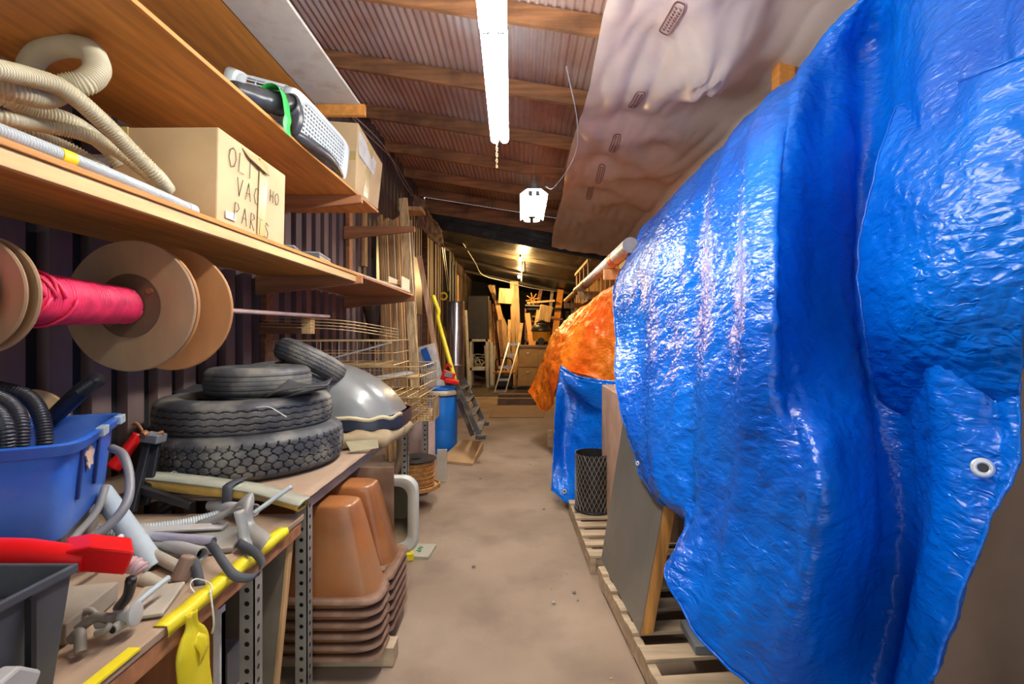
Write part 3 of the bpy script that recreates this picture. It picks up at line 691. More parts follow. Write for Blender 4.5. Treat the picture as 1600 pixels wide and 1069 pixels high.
def bh(pts, r, pitch, label, mt=BLACK, n=10, amp=.13, grp='black hoses in the blue tub'):
    root = T('corrugated_hose', label, 'hose', pts[len(pts)//2], grp); hose(pts, r, pitch, amp=amp, n=n).build('hose', mt, root, smooth=True); return root
BH = mat('black_hose', (.03,.03,.035), .28, var=.2)
rt = bh([P(70,665,1.75),P(95,640,1.74),P(125,612,1.72),P(154,592,1.7)], .024, .009, 'black corrugated hose end poking out over the tub rim', BH)
m = M(); m.cyl(P(88,648,1.745), P(130,610,1.72), .027); m.build('smooth_sleeve', BH, rt, smooth=40)
bh([P(-60,600,1.6),P(0,607,1.62),P(40,618,1.64),P(62,645,1.62),P(70,690,1.6),P(60,730,1.6)], .022, .009, 'black hose arching highest over the tub', BH)
bh([P(-80,640,1.45),P(-20,620,1.5),P(15,632,1.5),P(32,665,1.47),P(30,720,1.45)], .021, .009, 'black hose bend, middle one of the three arches in the tub', BH)
bh([P(-90,680,1.36),P(-45,640,1.4),P(-12,640,1.4),P(8,670,1.38),P(8,720,1.38)], .02, .009, 'black hose bend nearest in the tub', BH)
m = M(); q = P(45,660,1.78); m.lathe([(.001,0),(.115,0),(.12,.004),(.12,.014),(.115,.018),(.001,.018)], q, (.35,-.8,.1), 48); m.build('wooden_disc', WOODL, label='round plywood disc standing behind the black hoses in the tub', cat='disc', smooth=30)
# near grey tub
def greybin():
    DG = mat('charcoal_plastic', (.07,.075,.085), .45, var=.1, dirt=((.25,.23,.2), 7, .3))
    r = T('crate', 'charcoal plastic bin with a handle, in the bottom left corner of the photo', 'bin', (-1.14,.78,ZB1))
    x0, x1, y0, y1, z0, z1 = -1.36, -.925, .55, 1.0, ZB1+.002, 1.03
    m = M()
    def rr(g, z): return [V((x, y, z)) for x, y in ((x0-g,y0-g),(x1+g,y0-g),(x1+g,y1+g),(x0-g,y1+g),(x0-g,y0-g))]
    m.grid([rr(-.02,z0),rr(0,z1-.02),rr(.008,z1-.018),rr(.008,z1),rr(-.002,z1),rr(-.026,z0+.01)]); m.add(rr(-.02,z0)[:-1], [(0,3,2,1)]); m.add(rr(-.026,z0+.01)[:-1], [(0,1,2,3)])
    m.build('body', DG, r, bevel=.003)
    m = M(); m.box(x1+.0, x1+.0125, .905, .915, z0+.03, z1-.02); m.build('side_rib', BLACK, r)
    m = M(); m.prism([(x1+.005,.66,z0+.03),(x1+.005,.66,z0+.1),(x1+.005,.86,z0+.135),(x1+.005,.9,z0+.1),(x1+.005,.88,z0+.06)], (.035,0,0)); m.build('handle', LGREY, r, bevel=.006)
    m = M(); m.obox((-1.15,.8,z0+.12), (.3,.35,.16)); m.build('dark_contents', BLACK, r, bevel=.02)
greybin()
# red tool
def redtool():
    r = T('power_tool', 'bright red plastic blower tube lying over the near bin, with a striped hose end', 'tool', (-1.05,1.1,.97))
    m = M(); p = [P(-120,862,1.14),P(-40,866,1.13),P(40,868,1.13),P(110,874,1.13),P(140,876,1.13)]
    m.tube(cr(p, 8), .03, 20, rf=lambda i: .037-.012*max(0,(i-16)/16)); m.build('barrel', RED, r, smooth=50)
    m = M(); a = [P(100,862,1.11),P(100,893,1.11),P(195,900,1.12),P(211,862,1.12),P(140,855,1.11)]; m.prism(a, (-.07,.08,0)); m.build('nozzle', RED, r, bevel=.006)
    m = M(); a = [P(-60,880,1.09),P(-60,905,1.09),P(90,892,1.1),P(100,880,1.1)]; m.prism(a, (0,.08,.002)); m.build('lower_shell', RED, r, bevel=.008)
    hose([P(200,882,1.15),P(214,885,1.15),P(222,892,1.15)], .017, .01, amp=.2).build('striped_hose_end', mat('pink_grey_hose', (.55,.35,.35), .5), r, smooth=True)
    m = M(); m.tube(cr([P(205,905,1.16),P(200,930,1.18),P(185,950,1.2)], 5), .012, 8); m.build('trigger', BLACK, r, smooth=True)
redtool()
# pipes and fittings strewn on the bench
GP = mat('grey_pvc', (.45,.45,.42), .45, var=.08, dirt=(DUST, 8, .5)); BPV = mat('pale_blue_pvc', (.5,.58,.6), .4, var=.05, dirt=(DUST, 8, .3)); PPV = mat('violet_grey_pvc', (.4,.39,.46), .4)
TPV = mat('dusty_tan_pvc', (.45,.4,.3), .6, var=.15)
def pp(a, b, r, mt, label, g='loose pipes on the near bench'):
    a, b = V(a), V(b); k = max(.05, 1-.035/(b-a).length); rt = T('pipe', label, 'pipe', a.lerp(b, .5), g); m = M(); m.pipe(b, a, r, .0035, 20); m.build('wall', mt, rt, smooth=40); m = M(); m.cyl(a.lerp(b, .02), a.lerp(b, k), r-.0036); m.build('bore_shade', BLACK, rt); return rt  # black plug inside each pipe stands in for shade in the bore
pp(P(160,770,1.75), P(246,893,1.5), .033, BPV, 'thick pale blue pipe slanting down from beside the blue tub')
pp(P(235,838,1.62), P(334,846,1.55), .0155, PPV, 'violet grey pipe with open end, pointing right, topmost of the small pipes')
pp(P(262,850,1.6), P(316,866,1.5), .02, GP, 'grey pipe stub just below the violet grey pipe')
pp(P(230,862,1.56), P(299,897,1.44), .0175, TPV, 'dusty tan pipe, lowest of the small pipes, beside the thick pale blue one')
pp(P(330,790,2.0), P(398,797,1.84), .0225, GP, 'grey pipe end near the tyre side of the bench')
pp(P(175,985,1.13), P(213,962,1.2), .012, GP, 'thin grey pipe running into the flat pipe cap')
def rod(pts, r, mt, label, name='rod', cat='rod', n=10): m = M(); m.tube(cr(pts, 8), r, n); return m.build(name, mt, label=label, cat=cat, smooth=True)
rod([P(395,803,1.78),P(425,782,1.82),P(456,760,1.86)], .0085, BPV, 'thin pale rod sticking up to the right beside the curved board')
rod([P(212,945,1.22),P(235,925,1.26),P(263,903,1.32)], .0075, BPV, 'thin pale rod running up from the flat pipe cap')
rod([P(175,700,1.65),P(193,712,1.62),P(203,750,1.58),P(196,790,1.52),P(160,830,1.46),P(115,852,1.42)], .0135, mat('grey_rubber', (.2,.2,.21), .4), 'grey rubber tube curling round the corner of the blue tub', 'rubber_tube', 'tube')
rod([P(165,760,1.7),P(150,800,1.62),P(120,835,1.5),P(95,865,1.42)], .012, mat('grey_rubber2', (.25,.24,.22), .5), 'grey tube running down behind the curling one', 'rubber_tube', 'tube')
mkhose([P(150,832,1.72),P(210,830,1.78),P(280,822,1.86),P(330,810,1.92),P(375,795,1.98)], .024, .0085, HG, 'blue grey corrugated hose across the near bench below the curved board', grp='hose on the near bench')
# flat cap with pipe end
r = T('round_fitting', 'round grey metal cap on its edge on a pipe, on the near bench', 'fitting', P(213,980,1.17))
m = M(); q = P(208,960,1.17); m.lathe([(.001,0),(.024,0),(.028,.002),(.028,.007),(.024,.009),(.001,.009)], q, (.95,.15,.1), 32); m.build('disc', GP, r, smooth=40)
m = M(); m.cyl(q, q+V((-.075,-.01,-.012)), .016); m.build('stem', GP, r, smooth=40)
# fittings
METD = mat('dusty_metal', (.3,.27,.22), .6, .2, .2, dirt=(DUST, 10, .6))
fits = [('pipe_elbow', [P(120,985,1.12),P(150,965,1.14),P(175,968,1.14)], .011, 'dusty metal pipe elbow left of the round cap'), ('pipe_elbow', [P(122,960,1.18),P(140,955,1.19),P(150,962,1.19)], .009, 'small dusty elbow behind the larger elbow'),
 ('pipe_elbow', [P(150,990,1.1),P(165,985,1.1),P(172,975,1.11)], .007, 'bent metal hook in front of the elbows'), ('pipe_elbow', [P(112,1000,1.1),P(124,990,1.1),P(126,1020,1.08)], .012, 'black and tan fitting at the bin edge')]
for nm, p, rr_, lb in fits:
    m = M(); m.tube(cr(p, 6), rr_, 10); m.build(nm, METD, label=lb, cat='fitting', group='small fittings on the bench', smooth=40)
m = M(); m.obox((-.985,1.3,ZB1+.012), (.1,.16,.01), (.03,0,.3)); m.build('base_plate', mat('dusty_plate', (.42,.37,.28), .7), label='flat dusty square plate with rounded corners on the bench behind the fittings', cat='plate', bevel=.004)
m = M(); m.obox((-1.17,1.2,ZB1+.03), (.2,.2,.05), (0,0,.2)); m.build('carton', mat('dusty_carton', (.3,.26,.19), .8, dirt=(DUST, 7, .5)), label='low dusty tan carton on the bench behind the near bin', cat='box', bevel=.004)
m = M(); m.cyl((-1.0,1.42,ZB1+.005), (-.985,1.44,ZB1+.07), .026, .02); m.build('pestle_fitting', mat('brown_rubber', (.3,.2,.14), .5), label='brown rubber plug leaning under the red tool nozzle', cat='fitting', bevel=.006)
m = M(); m.obox((-1.13,1.66,ZB1+.012), (.3,.2,.02), (0,0,.3)); m.build('parts_tray', mat('grey_tray', (.3,.29,.25), .6, dirt=(DUST, 9, .6)), label='flat dusty grey tray beneath the loose pipes', cat='tray', bevel=.006)
for k, (a, b, rr_) in enumerate(((P(225,905,1.42), P(262,925,1.4), .022), (P(240,835,1.62), P(195,850,1.58), .018), (P(130,860,1.5), P(165,845,1.55), .012), (P(150,870,1.4), P(190,838,1.5), .008), (P(140,845,1.5), P(180,862,1.5), .007))):
    m = M(); m.tube([a, V(a).lerp(V(b), .5), b], rr_, 12); m.build('pipe_offcut', (TPV, GP, WHITE, WHITE, GP)[k], label=('short fat dusty pipe offcut by the bench edge', 'grey pipe offcut under the thick blue pipe', 'pale pipe offcut below the corner of the blue tub', 'slim white offcut crossing below the tub', 'slim grey offcut crossing the white one')[k], cat='pipe', smooth=40)
# long grey channel and angled metal brackets
r = T('gutter_channel', 'long grey plastic channel across the bench below the corrugated hose', 'channel', (-1.3,1.75,ZB1))
m = M(); m.beam(P(200,840,1.72), P(352,832,1.78), .05, .045); m.build('channel', mat('grey_channel', (.26,.27,.25), .5), r, bevel=.003)
m = M(); m.beam(P(200,829,1.7), P(352,822,1.76), .055, .006); m.build('lip', LGREY, r)
DGB = mat('dull_grey_metal', (.3,.3,.27), .5, .2, dirt=(DUST, 8, .4))
def bracket3(pts, th, label, mt=None, name='metal_bracket'):
    m = M(); q = cr(pts, 5); g = [[p+V((0,0,0)), p+V(th)] for p in q]; m.grid(g); m.build(name, mt or DGB, label=label, cat='bracket', smooth=25, solid=.003)
bracket3([P(290,835,1.78),P(340,815,1.76),P(372,790,1.74),P(380,800,1.72),P(378,835,1.68),P(400,855,1.62),P(405,862,1.6)], (.012,.05,.03), 'bent grey metal bracket with a sharp peak on the bench')
bracket3([P(365,800,1.66),P(372,830,1.64),P(376,850,1.62),P(392,868,1.58)], (.02,.03,.0), 'narrow grey bracket leg in front of the peaked bracket')
bracket3([P(300,862,1.62),P(340,845,1.66),P(372,850,1.66),P(388,872,1.56)], (0,.05,-.05), 'dark olive plate under the peaked bracket', GREY)
# webbing straps
WEB = mat('grey_webbing', (.06,.065,.075), .7, var=.1, bscale=200)
def strap(pts, wv, label, mt=WEB, th=.0025, name='webbing_strap', cat='strap'):
    q = cr(pts, 8); m = M(); m.grid([[p-V(wv)/2, p+V(wv)/2] for p in q]); return m.build(name, mt, label=label, cat=cat, smooth=True, solid=th)
strap([P(290,850,1.6),P(320,845,1.56),P(335,858,1.5),P(350,880,1.47),P(368,900,1.45),P(395,902,1.46),P(410,885,1.5),P(400,865,1.56),P(372,848,1.62)], (.008,.02,.018), 'grey webbing strap looping over the bench edge')
strap([P(298,868,1.46),P(306,885,1.43),P(312,915,1.4)], (.026,.01,0), 'short grey strap end with a white cable tie, hanging at the bench edge')
m = M(); c = P(318,915,1.38)
m.tube(cr([P(300,908,1.38),P(298,918,1.37),P(312,932,1.36),P(330,925,1.36),P(328,912,1.38),P(310,905,1.4)], 6, True), .0022, 5, closed=True); m.tube(cr([P(328,922,1.36),P(332,950,1.35),P(334,975,1.35),P(331,990,1.35)], 5), .0026, 5)
m.build('cable_tie', mat('white_nylon', (.75,.75,.6), .4), label='white cable tie looped round the short strap end', cat='cable tie', smooth=True)
# curved yellow and grey board
def skate():
    r = T('curved_board', 'long curved grey board with yellow foam underside, across the bench in front of the tyres', 'board', (-1.35,1.96,ZB1+.1))
    top = [P(210,741,2.02),P(260,744,2.02),P(330,752,2.0),P(400,762,1.98),P(450,776,1.95),P(476,783,1.93)]
    m = M(); m.grid([[p-V((0,.05,0)), p+V((0,.0,.004)), p+V((0,.05,0))] for p in cr(top, 6)]); m.build('top_skin', mat('grey_green_skin', (.4,.4,.3), .5), r, smooth=True, solid=.008)
    yf = mat('yellow_foam', (.55,.34,.06), .7, var=.3, dirt=((.1,.09,.08), 5, .8))
    m = M(); q = cr(top, 6); g = [[p-V((-.005,.045,.004)), p-V((-.005,.04,.035+.01*math.sin(i*.2))), p+V((0,.04,-.035)), p+V((0,.045,-.004))] for i, p in enumerate(q[1:-1])]; m.grid(g); m.build('foam_core', yf, r, smooth=40, solid=.004)
    m = M(); a = top[2].lerp(top[3], .55); m.grid([[a+V((s*.022, -.056, .012)), a+V((s*.022,.056,.012))] if 0 else [a+V((s*.02,yy,zz)) for yy, zz in ((-.058,-.09),(-.06,-.04),(-.056,.01),(-.03,.016),(.05,.016))] for s in (-1, 1)]); m.build('strap', WEB, r, smooth=40, solid=.003)
skate()
# black bracket tool with rusty bolts, red handle
def clampthing():
    r = T('clamp_frame', 'black metal clamp frame with rusty bolts standing beside the tyres', 'clamp', P(225,800,1.95))
    m = M(); m.beam(P(243,680,2.05), P(222,790,1.95), .05, .02); m.beam(P(232,692,2.02), P(205,800,1.9), .03, .03); m.beam(P(205,760,1.95), P(300,790,1.95), .03, .03); m.build('arms', BLACK, r, bevel=.004)
    m = M(); m.obox(P(240,684,2.02), (.07,.06,.035), (0,.15,0)); m.build('head_block', GREY, r, bevel=.004)
    m = M(); m.tube(cr([P(212,668,2.0),P(208,664,2.0),P(214,662,2.0),P(222,674,2.0),P(219,684,2.0)], 6), .0055, 8)
    m.build('eye_bolt', RUST, r, smooth=True)
    m = M(); m.cyl(P(222,680,1.98), P(229,676,2.0), .012); m.build('bolt', RUST, r, smooth=40)
    m = M(); m.cyl(P(248,678,2.02), P(256,676,2.03), .009); m.build('bolt', RUST, r, smooth=40)
clampthing()
m = M(); m.tube(cr([P(176,732,1.98),P(190,715,2.0),P(205,695,2.02),P(216,678,2.04)], 5), .03, 14, rf=lambda i: .028-.0006*i); m.build('red_handle', RED, label='red padded handle between the blue tub and the tyres', cat='handle', smooth=True)
m = M(); m.tube(cr([P(240,812,2.0),P(265,790,2.02),P(300,775,2.05)], 5), .02, 10, rf=lambda i: .012+.0018*i); m.build('black_pedal', BLACK, label='black pedal lying under the curved board', cat='pedal', smooth=True)
m = M(); m.lathe([(.03,0),(.055,.12),(.052,.12),(.028,0)], P(232,775,2.05), (.8,.2,.35), 24); m.build('white_funnel', mat('grey_white_plastic', (.5,.5,.52), .4), label='grey white plastic cone under the curved board', cat='funnel', smooth=True)
# yellow bag hanging from the bench edge
r = T('hanging_bag', 'yellow plastic bag knotted to the bench edge, hanging down', 'bag', (-.86,1.27,.5))
g = []
prof = [(0,.014),(.035,.016),(.06,.035),(.1,.052),(.18,.058),(.28,.062),(.36,.064)]
for z, w_ in prof:
    g.append([V((-.866+.35*w_*math.sin(t)+.004*math.sin(3*t+z*9), 1.275+z*.07+w_*math.cos(t)*(1+.12*math.sin(4*t+z*20)), .775-z)) for t in [2*PI*k/28 for k in range(29)]])
g = sheet([[p for p in row] for row in g], 1, 4)
m = M(); m.grid(g); m.build('bag_body', YEL, r, smooth=True, solid=.001)
m = M(); m.grid(sheet([[V((-.85,1.28,.72)),V((-.84,1.3,.7)),V((-.84,1.31,.67))],[V((-.85,1.26,.7)),V((-.84,1.27,.67)),V((-.84,1.27,.64))]], 4, 3)); m.build('knot_ear', YEL, r, smooth=True, solid=.001)
# things below the near bench
BRB = wood('brown_veneer', (.3,.11,.04), 2, .2, .4)
r = T('cabinet', 'brown open box with a white rim on the lower shelf of the near bench', 'box', (-1.3,1.2,.302))
x0, x1, y0, y1, z0, z1 = -1.5, -.95, .95, 1.56, .302, .64
m = M(); m.box(x0,x1,y0,y1,z0,z0+.02).box(x0,x0+.02,y0,y1,z0,z1).box(x0,x1,y1-.02,y1,z0,z1-.02); m.build('veneer_panels', BRB, r)
m = M(); m.box(x0,x1,y1-.03,y1,z1-.02,z1).box(x1-.02,x1,y1-.03,y1,z0,z1-.02); m.build('white_rim', WHITE, r)
m = M(); m.box(x1-.02,x1,y0,y0+.03,z0,z1); m.build('white_rim', WHITE, r)
r = T('panel_sheet', 'olive brown board leaning behind the near bench legs', 'board', (-1.1,1.85,.0))
m = M(); m.hexa([(-1.55,1.78,.002),(-.93,1.78,.002),(-.93,1.81,.002),(-1.55,1.81,.002),(-1.55,1.9,.74),(-.87-.04,1.9,.74),(-.87-.04,1.93,.74),(-1.55,1.93,.74)]); m.build('board', mat('olive_board', (.2,.17,.12), .7, dirt=(DUST, 3, .4)), r)
m = M(); m.beam((-.925,1.795,.01), (-.905,1.915,.74), .01, .034, (0,1,0)); m.build('edge', WOODT, r)
m = M(); m.box(-1.88,-.98,1.62,1.7,.302,.44); m.build('steel_beam', mat('dark_grey_beam', (.15,.15,.15), .5), label='dark grey beam lying under the near bench', cat='beam')
# ================= under the far bench =================
FG = mat('brown_fibreglass', (.36,.13,.035), .35, var=.3, scale=3, dirt=((.4,.25,.13), 4, .45), coat=.3)
FGR = mat('dusty_brown_rim', (.24,.13,.075), .6, var=.25, dirt=((.42,.32,.22), 6, .5))
def sink(z, full, label, dy=0, mt=FG):
    r = T('sink_basin', label, 'sink', (-1.0, 2.4, z), 'upside down sink basins in a stack')
    x0, x1, y0, y1 = -1.34, -.615, 2.09, 2.68
    # rim outline with a notch between bowls
    def ol(g, n=12):
        out = []
        def arc(cx, cy, r_, a0, a1, k=8):
            for i in range(k+1):
                a = a0+(a1-a0)*i/k; out.append((cx+r_*math.cos(a), cy+r_*math.sin(a)))
        rr_ = .07
        arc(x0+rr_-g, y0+rr_-g, rr_, -PI, -PI/2); arc(x1-rr_+g, y0+rr_-g, rr_, -PI/2, 0)
        out.extend([(x1+g, 2.26), (x1+g-.012, 2.275), (x1+g-.018, 2.29), (x1+g-.012, 2.305), (x1+g, 2.32)])
        arc(x1-rr_+g, y1-rr_+g, rr_, 0, PI/2); arc(x0+rr_-g, y1-rr_+g, rr_, PI/2, PI)
        return out+[out[0]]
    R_ = lambda g, dz: [V((a, b, z+dz)) for a, b in ol(g)]
    m = M(); m.grid([R_(-.055,.0), R_(-.01,.006), R_(0,.0), R_(.003,-.012), R_(-.002,-.014)]); m.build('rim', FGR, r, smooth=60, solid=.003)
    bowls = ((2.13,2.36),(2.41,2.645))
    for a, b in bowls:
        def br(t, dz):
            s = .055*t; q = []
            for i in range(40):
                th = 2*PI*i/40; c, s2 = math.cos(th), math.sin(th)
                q.append(V(((x0+x1)/2-.0-.012*0+(.32-s*1.5)*math.copysign(abs(c)**.35, c)-.03*t, (a+b)/2+((b-a)/2-s*.8)*math.copysign(abs(s2)**.4, s2), z+dz)))
            return q+[q[0]]
        h = .385 if full else .15
        m = M(); G = [br(-.12,0), br(0,.01), br(.3,h*.35), br(.8,h*.9), br(1.1,h), br(2.2,h+.006)]; m.grid(sheet(G, 1, 3)); 
        if full: m.add(G[-1][:-1], [tuple(range(40))])
        m.build('bowl', mt, r, smooth=60, solid=.003)
    m = M(); G = [[V((x, y, z+.003)) for x in (x0+.05, x1-.05)] for y in (2.36, 2.41)]; m.grid(G); m.build('divider', FGR, r, solid=.003)
ords = ('topmost', 'second', 'third', 'fourth', 'fifth', 'lowest')
for k in range(6): sink(.355-.049*k, k == 0, 'brown upside down double sink basin, %s of the stack under the far bench' % ords[k], mt=FG)
# white sink on its side, brown panels behind
def rrect(cx, cz, hx, hz, r_, y, k=7):
    o = []
    for sx, sz, a0 in ((1,-1,-PI/2),(1,1,0),(-1,1,PI/2),(-1,-1,PI)):
        for i in range(k+1):
            a = a0+PI/2*i/k; o.append(V((cx+sx*(hx-r_)+r_*math.cos(a), y, cz+sz*(hz-r_)+r_*math.sin(a))))
    return o+[o[0]]
r = T('sink_basin', 'white sink basin standing on its side behind the brown basins', 'sink', (-.9,2.9,.3))
WS = mat('cream_enamel', (.62,.62,.53), .3, var=.05, dirt=((.4,.35,.25), 5, .3))
cx, cz = -.9, .5
m = M(); m.grid([rrect(cx,cz,.315,.21,.08,2.76), rrect(cx,cz,.32,.215,.08,2.73), rrect(cx,cz,.31,.205,.08,2.715), rrect(cx,cz,.265,.16,.06,2.72)]); m.build('rim', WS, r, smooth=50, solid=.003)
m = M(); G = [rrect(cx,cz,.265,.16,.06,2.72), rrect(cx,cz,.25,.145,.06,2.8), rrect(cx,cz,.22,.12,.05,2.98)]; m.grid(G); m.add(G[-1][:-1], [tuple(range(32))]); m.build('bowl', mat('tan_bowl', (.3,.22,.12), .5), r, smooth=50, solid=.003)
m = M(); m.prism([(-1.35,2.705,.16),(-.71,2.705,.16),(-.71,2.705,.77),(-1.35,2.705,.77)], (0,.006,0)); 
m.build('brown_panel', FGR, label='brown board upright between the bowls and the white sink', cat='board', bevel=.004)
m = M(); m.box(-1.3,-.58,2.2,2.29,.002,.088); m.build('wood_block', PAL, label='grey timber block under the front of the sink basin stack', cat='block', bevel=.003)
m = M(); m.box(-1.3,-.66,2.5,2.59,.002,.088); m.build('wood_block', PAL, label='grey timber block under the rear of the sink basin stack', cat='block', bevel=.003)
r = T('floor_tile', 'pale square tile with green squiggles on the floor at the end of the sink stack', 'tile', (-.5,2.9,0))
m = M(); m.obox(PZ(658,862,.012)+V((0,0,0)), (.16,.2,.024), (0,0,-.1)); m.build('tile', mat('pale_tile', (.42,.4,.3), .6), r, bevel=.002)
c = PZ(656,858,.026); m = M(); m.tube(cr([c+V((.02*math.sin(i*2.3), .012*i-.05, .001)) for i in range(9)], 4), .002, 4); m.build('green_marks', mat('green_ink', (.02,.25,.08), .5), r)
m = M(); m.obox(PZ(640,868,.03), (.05,.07,.05), (0,0,.3)); m.build('yellow_block', YEL, label='small yellow plastic piece beside the pale tile', cat='block', bevel=.006)
# cable reel, cream cylinder, white plank
r = T('cable_reel', 'black topped reel wound with orange brown cable on the lower shelf', 'cable reel', (-.93,4.3,.165))
c = V((-.93,4.3,.165))
m = M(); m.lathe([(.02,.245),(.17,.245),(.175,.25),(.17,.256),(.02,.256)], c, n=48); m.lathe([(.01,.235),(.045,.262),(.01,.262)], c, n=20); m.build('top_flange', BLACK, r, smooth=30)
m = M(); m.lathe([(.02,0),(.19,0),(.195,.006),(.19,.012),(.02,.012)], c, n=48); m.build('bottom_flange', WOODL, r, smooth=30)
OC = mat('orange_brown_cable', (.5,.23,.06), .45, var=.25, scale=30)
m = M(); m.tube([c+V(((.15+.004*math.sin(a*.37))*math.cos(a), (.15+.004*math.sin(a*.37))*math.sin(a), .022+.21*a/(2*PI*15))) for a in [2*PI*15*i/400 for i in range(401)]], .0085, 6); m.build('wound_cable', OC, r, smooth=True)
m = M(); m.tube([c+V((.2*math.cos(a), .2*math.sin(a), -.0+.01*a/6.28)) for a in [2*PI*3*i/100 for i in range(101)]], .009, 6); m.build('loose_turns', OC, r, smooth=True)
m = M(); c = P(655,690,4.25); c.z = 0.003; m.lathe([(.001,0),(.15,0),(.15,.72),(.145,.735),(.001,.735)], (-1.05,5.05,.003), n=48); m.build('cylinder_drum', mat('pinkish_cream', (.6,.45,.38), .5), label='plain pinkish cream drum behind the end of the far bench', cat='drum', smooth=40)
m = M(); a = PZ(690,754,.0); m.obox((a.x-.0,a.y+.03,.165), (.1,.03,.33), (-.05,0,0)); m.build('white_plank', mat('cream_plank', (.55,.5,.38), .6), label='short cream plank standing on end beside the blue barrel', cat='board', bevel=.002)
# ================= right side =================
def tarpmat(name, c1, c2, sheen=.22):
    m = mat(name, c1, sheen, var=.1, scale=1.2, bump=0, col2=c2, spec=.5)
    nt = m.node_tree; N = nt.nodes; L = nt.links; b = N['Principled BSDF']
    tc = N.new('ShaderNodeTexCoord')
    last = None
    mp = N.new('ShaderNodeMapping'); mp.inputs['Scale'].default_value = (.8,.7,1.5); mp.inputs['Rotation'].default_value = (.35,.1,0); L.new(tc.outputs['Object'], mp.inputs[0])
    for sc_, dist, st, typ in ((9, .012, .6, 'n'), (38, .006, .65, 'n'), (21, .009, .65, 'v'), (900, .0005, .25, 'n')):
        if typ == 'n':
            n = N.new('ShaderNodeTexNoise'); n.inputs['Scale'].default_value = sc_; n.inputs['Detail'].default_value = 2; n.inputs['Distortion'].default_value = 1.2
            if sc_ < 500: n.noise_type = 'RIDGED_MULTIFRACTAL'
            src = n.outputs[0]
        else:
            n = N.new('ShaderNodeTexVoronoi'); n.inputs['Scale'].default_value = sc_; n.feature = 'DISTANCE_TO_EDGE'; src = n.outputs['Distance']
        L.new(mp.outputs[0], n.inputs['Vector'])
        bp = N.new('ShaderNodeBump'); bp.inputs['Strength'].default_value = st; bp.inputs['Distance'].default_value = dist
        L.new(src, bp.inputs['Height'])
        if last: L.new(last, bp.inputs['Normal'])
        last = bp.outputs[0]
    L.new(last, b.inputs['Normal'])
    tr = N.new('ShaderNodeBsdfTranslucent'); tr.inputs[0].default_value = (*c2, 1); mx = N.new('ShaderNodeMixShader'); mx.inputs[0].default_value = .12
    L.new(b.outputs[0], mx.inputs[1]); L.new(tr.outputs[0], mx.inputs[2]); L.new(mx.outputs[0], N['Material Output'].inputs[0])
    return m
BT = tarpmat('blue_tarp', (.0,.11,.64), (.0,.21,.9)); OT = tarpmat('orange_tarp', (1,.14,.004), (1,.3,.015), .35)
def crumple(g, amp=.012, fq=5, seed=0, edge=True):
    a, b = len(g), len(g[0]); out = []
    for i in range(a):
        row = []
        for j in range(b):
            p = g[i][j]; i0, i1, j0, j1 = max(i-1,0), min(i+1,a-1), max(j-1,0), min(j+1,b-1)
            n = (g[i1][j]-g[i0][j]).cross(g[i][j1]-g[i][j0])
            if n.length > 1e-12: n.normalize()
            q = p*fq+V((seed,seed*2,0)); 
            d = noise.noise(q)*.9+.45*(1-abs(noise.noise(q*2.3))*3)+.22*(1-abs(noise.noise(q*5.1))*3)+.1*noise.noise(q*11)
            row.append(p+n*amp*d)
        out.append(row)
    return out
def grommet(parent, p, n, r=.016):
    m = M(); n = V(n).normalized(); m.lathe([(r*.45,0),(r*.6,.004),(r,.003),(r*1.05,0)], p, n, 24); m.build('grommet', STEEL_B, parent, smooth=True)
    m = M(); m.lathe([(.0005,.001),(r*.5,.001)], p, n, 20); m.build('eyelet_hole', BLACK, parent)
STEEL_B = mat('grommet_metal', (.8,.8,.78), .35, .3, .05)
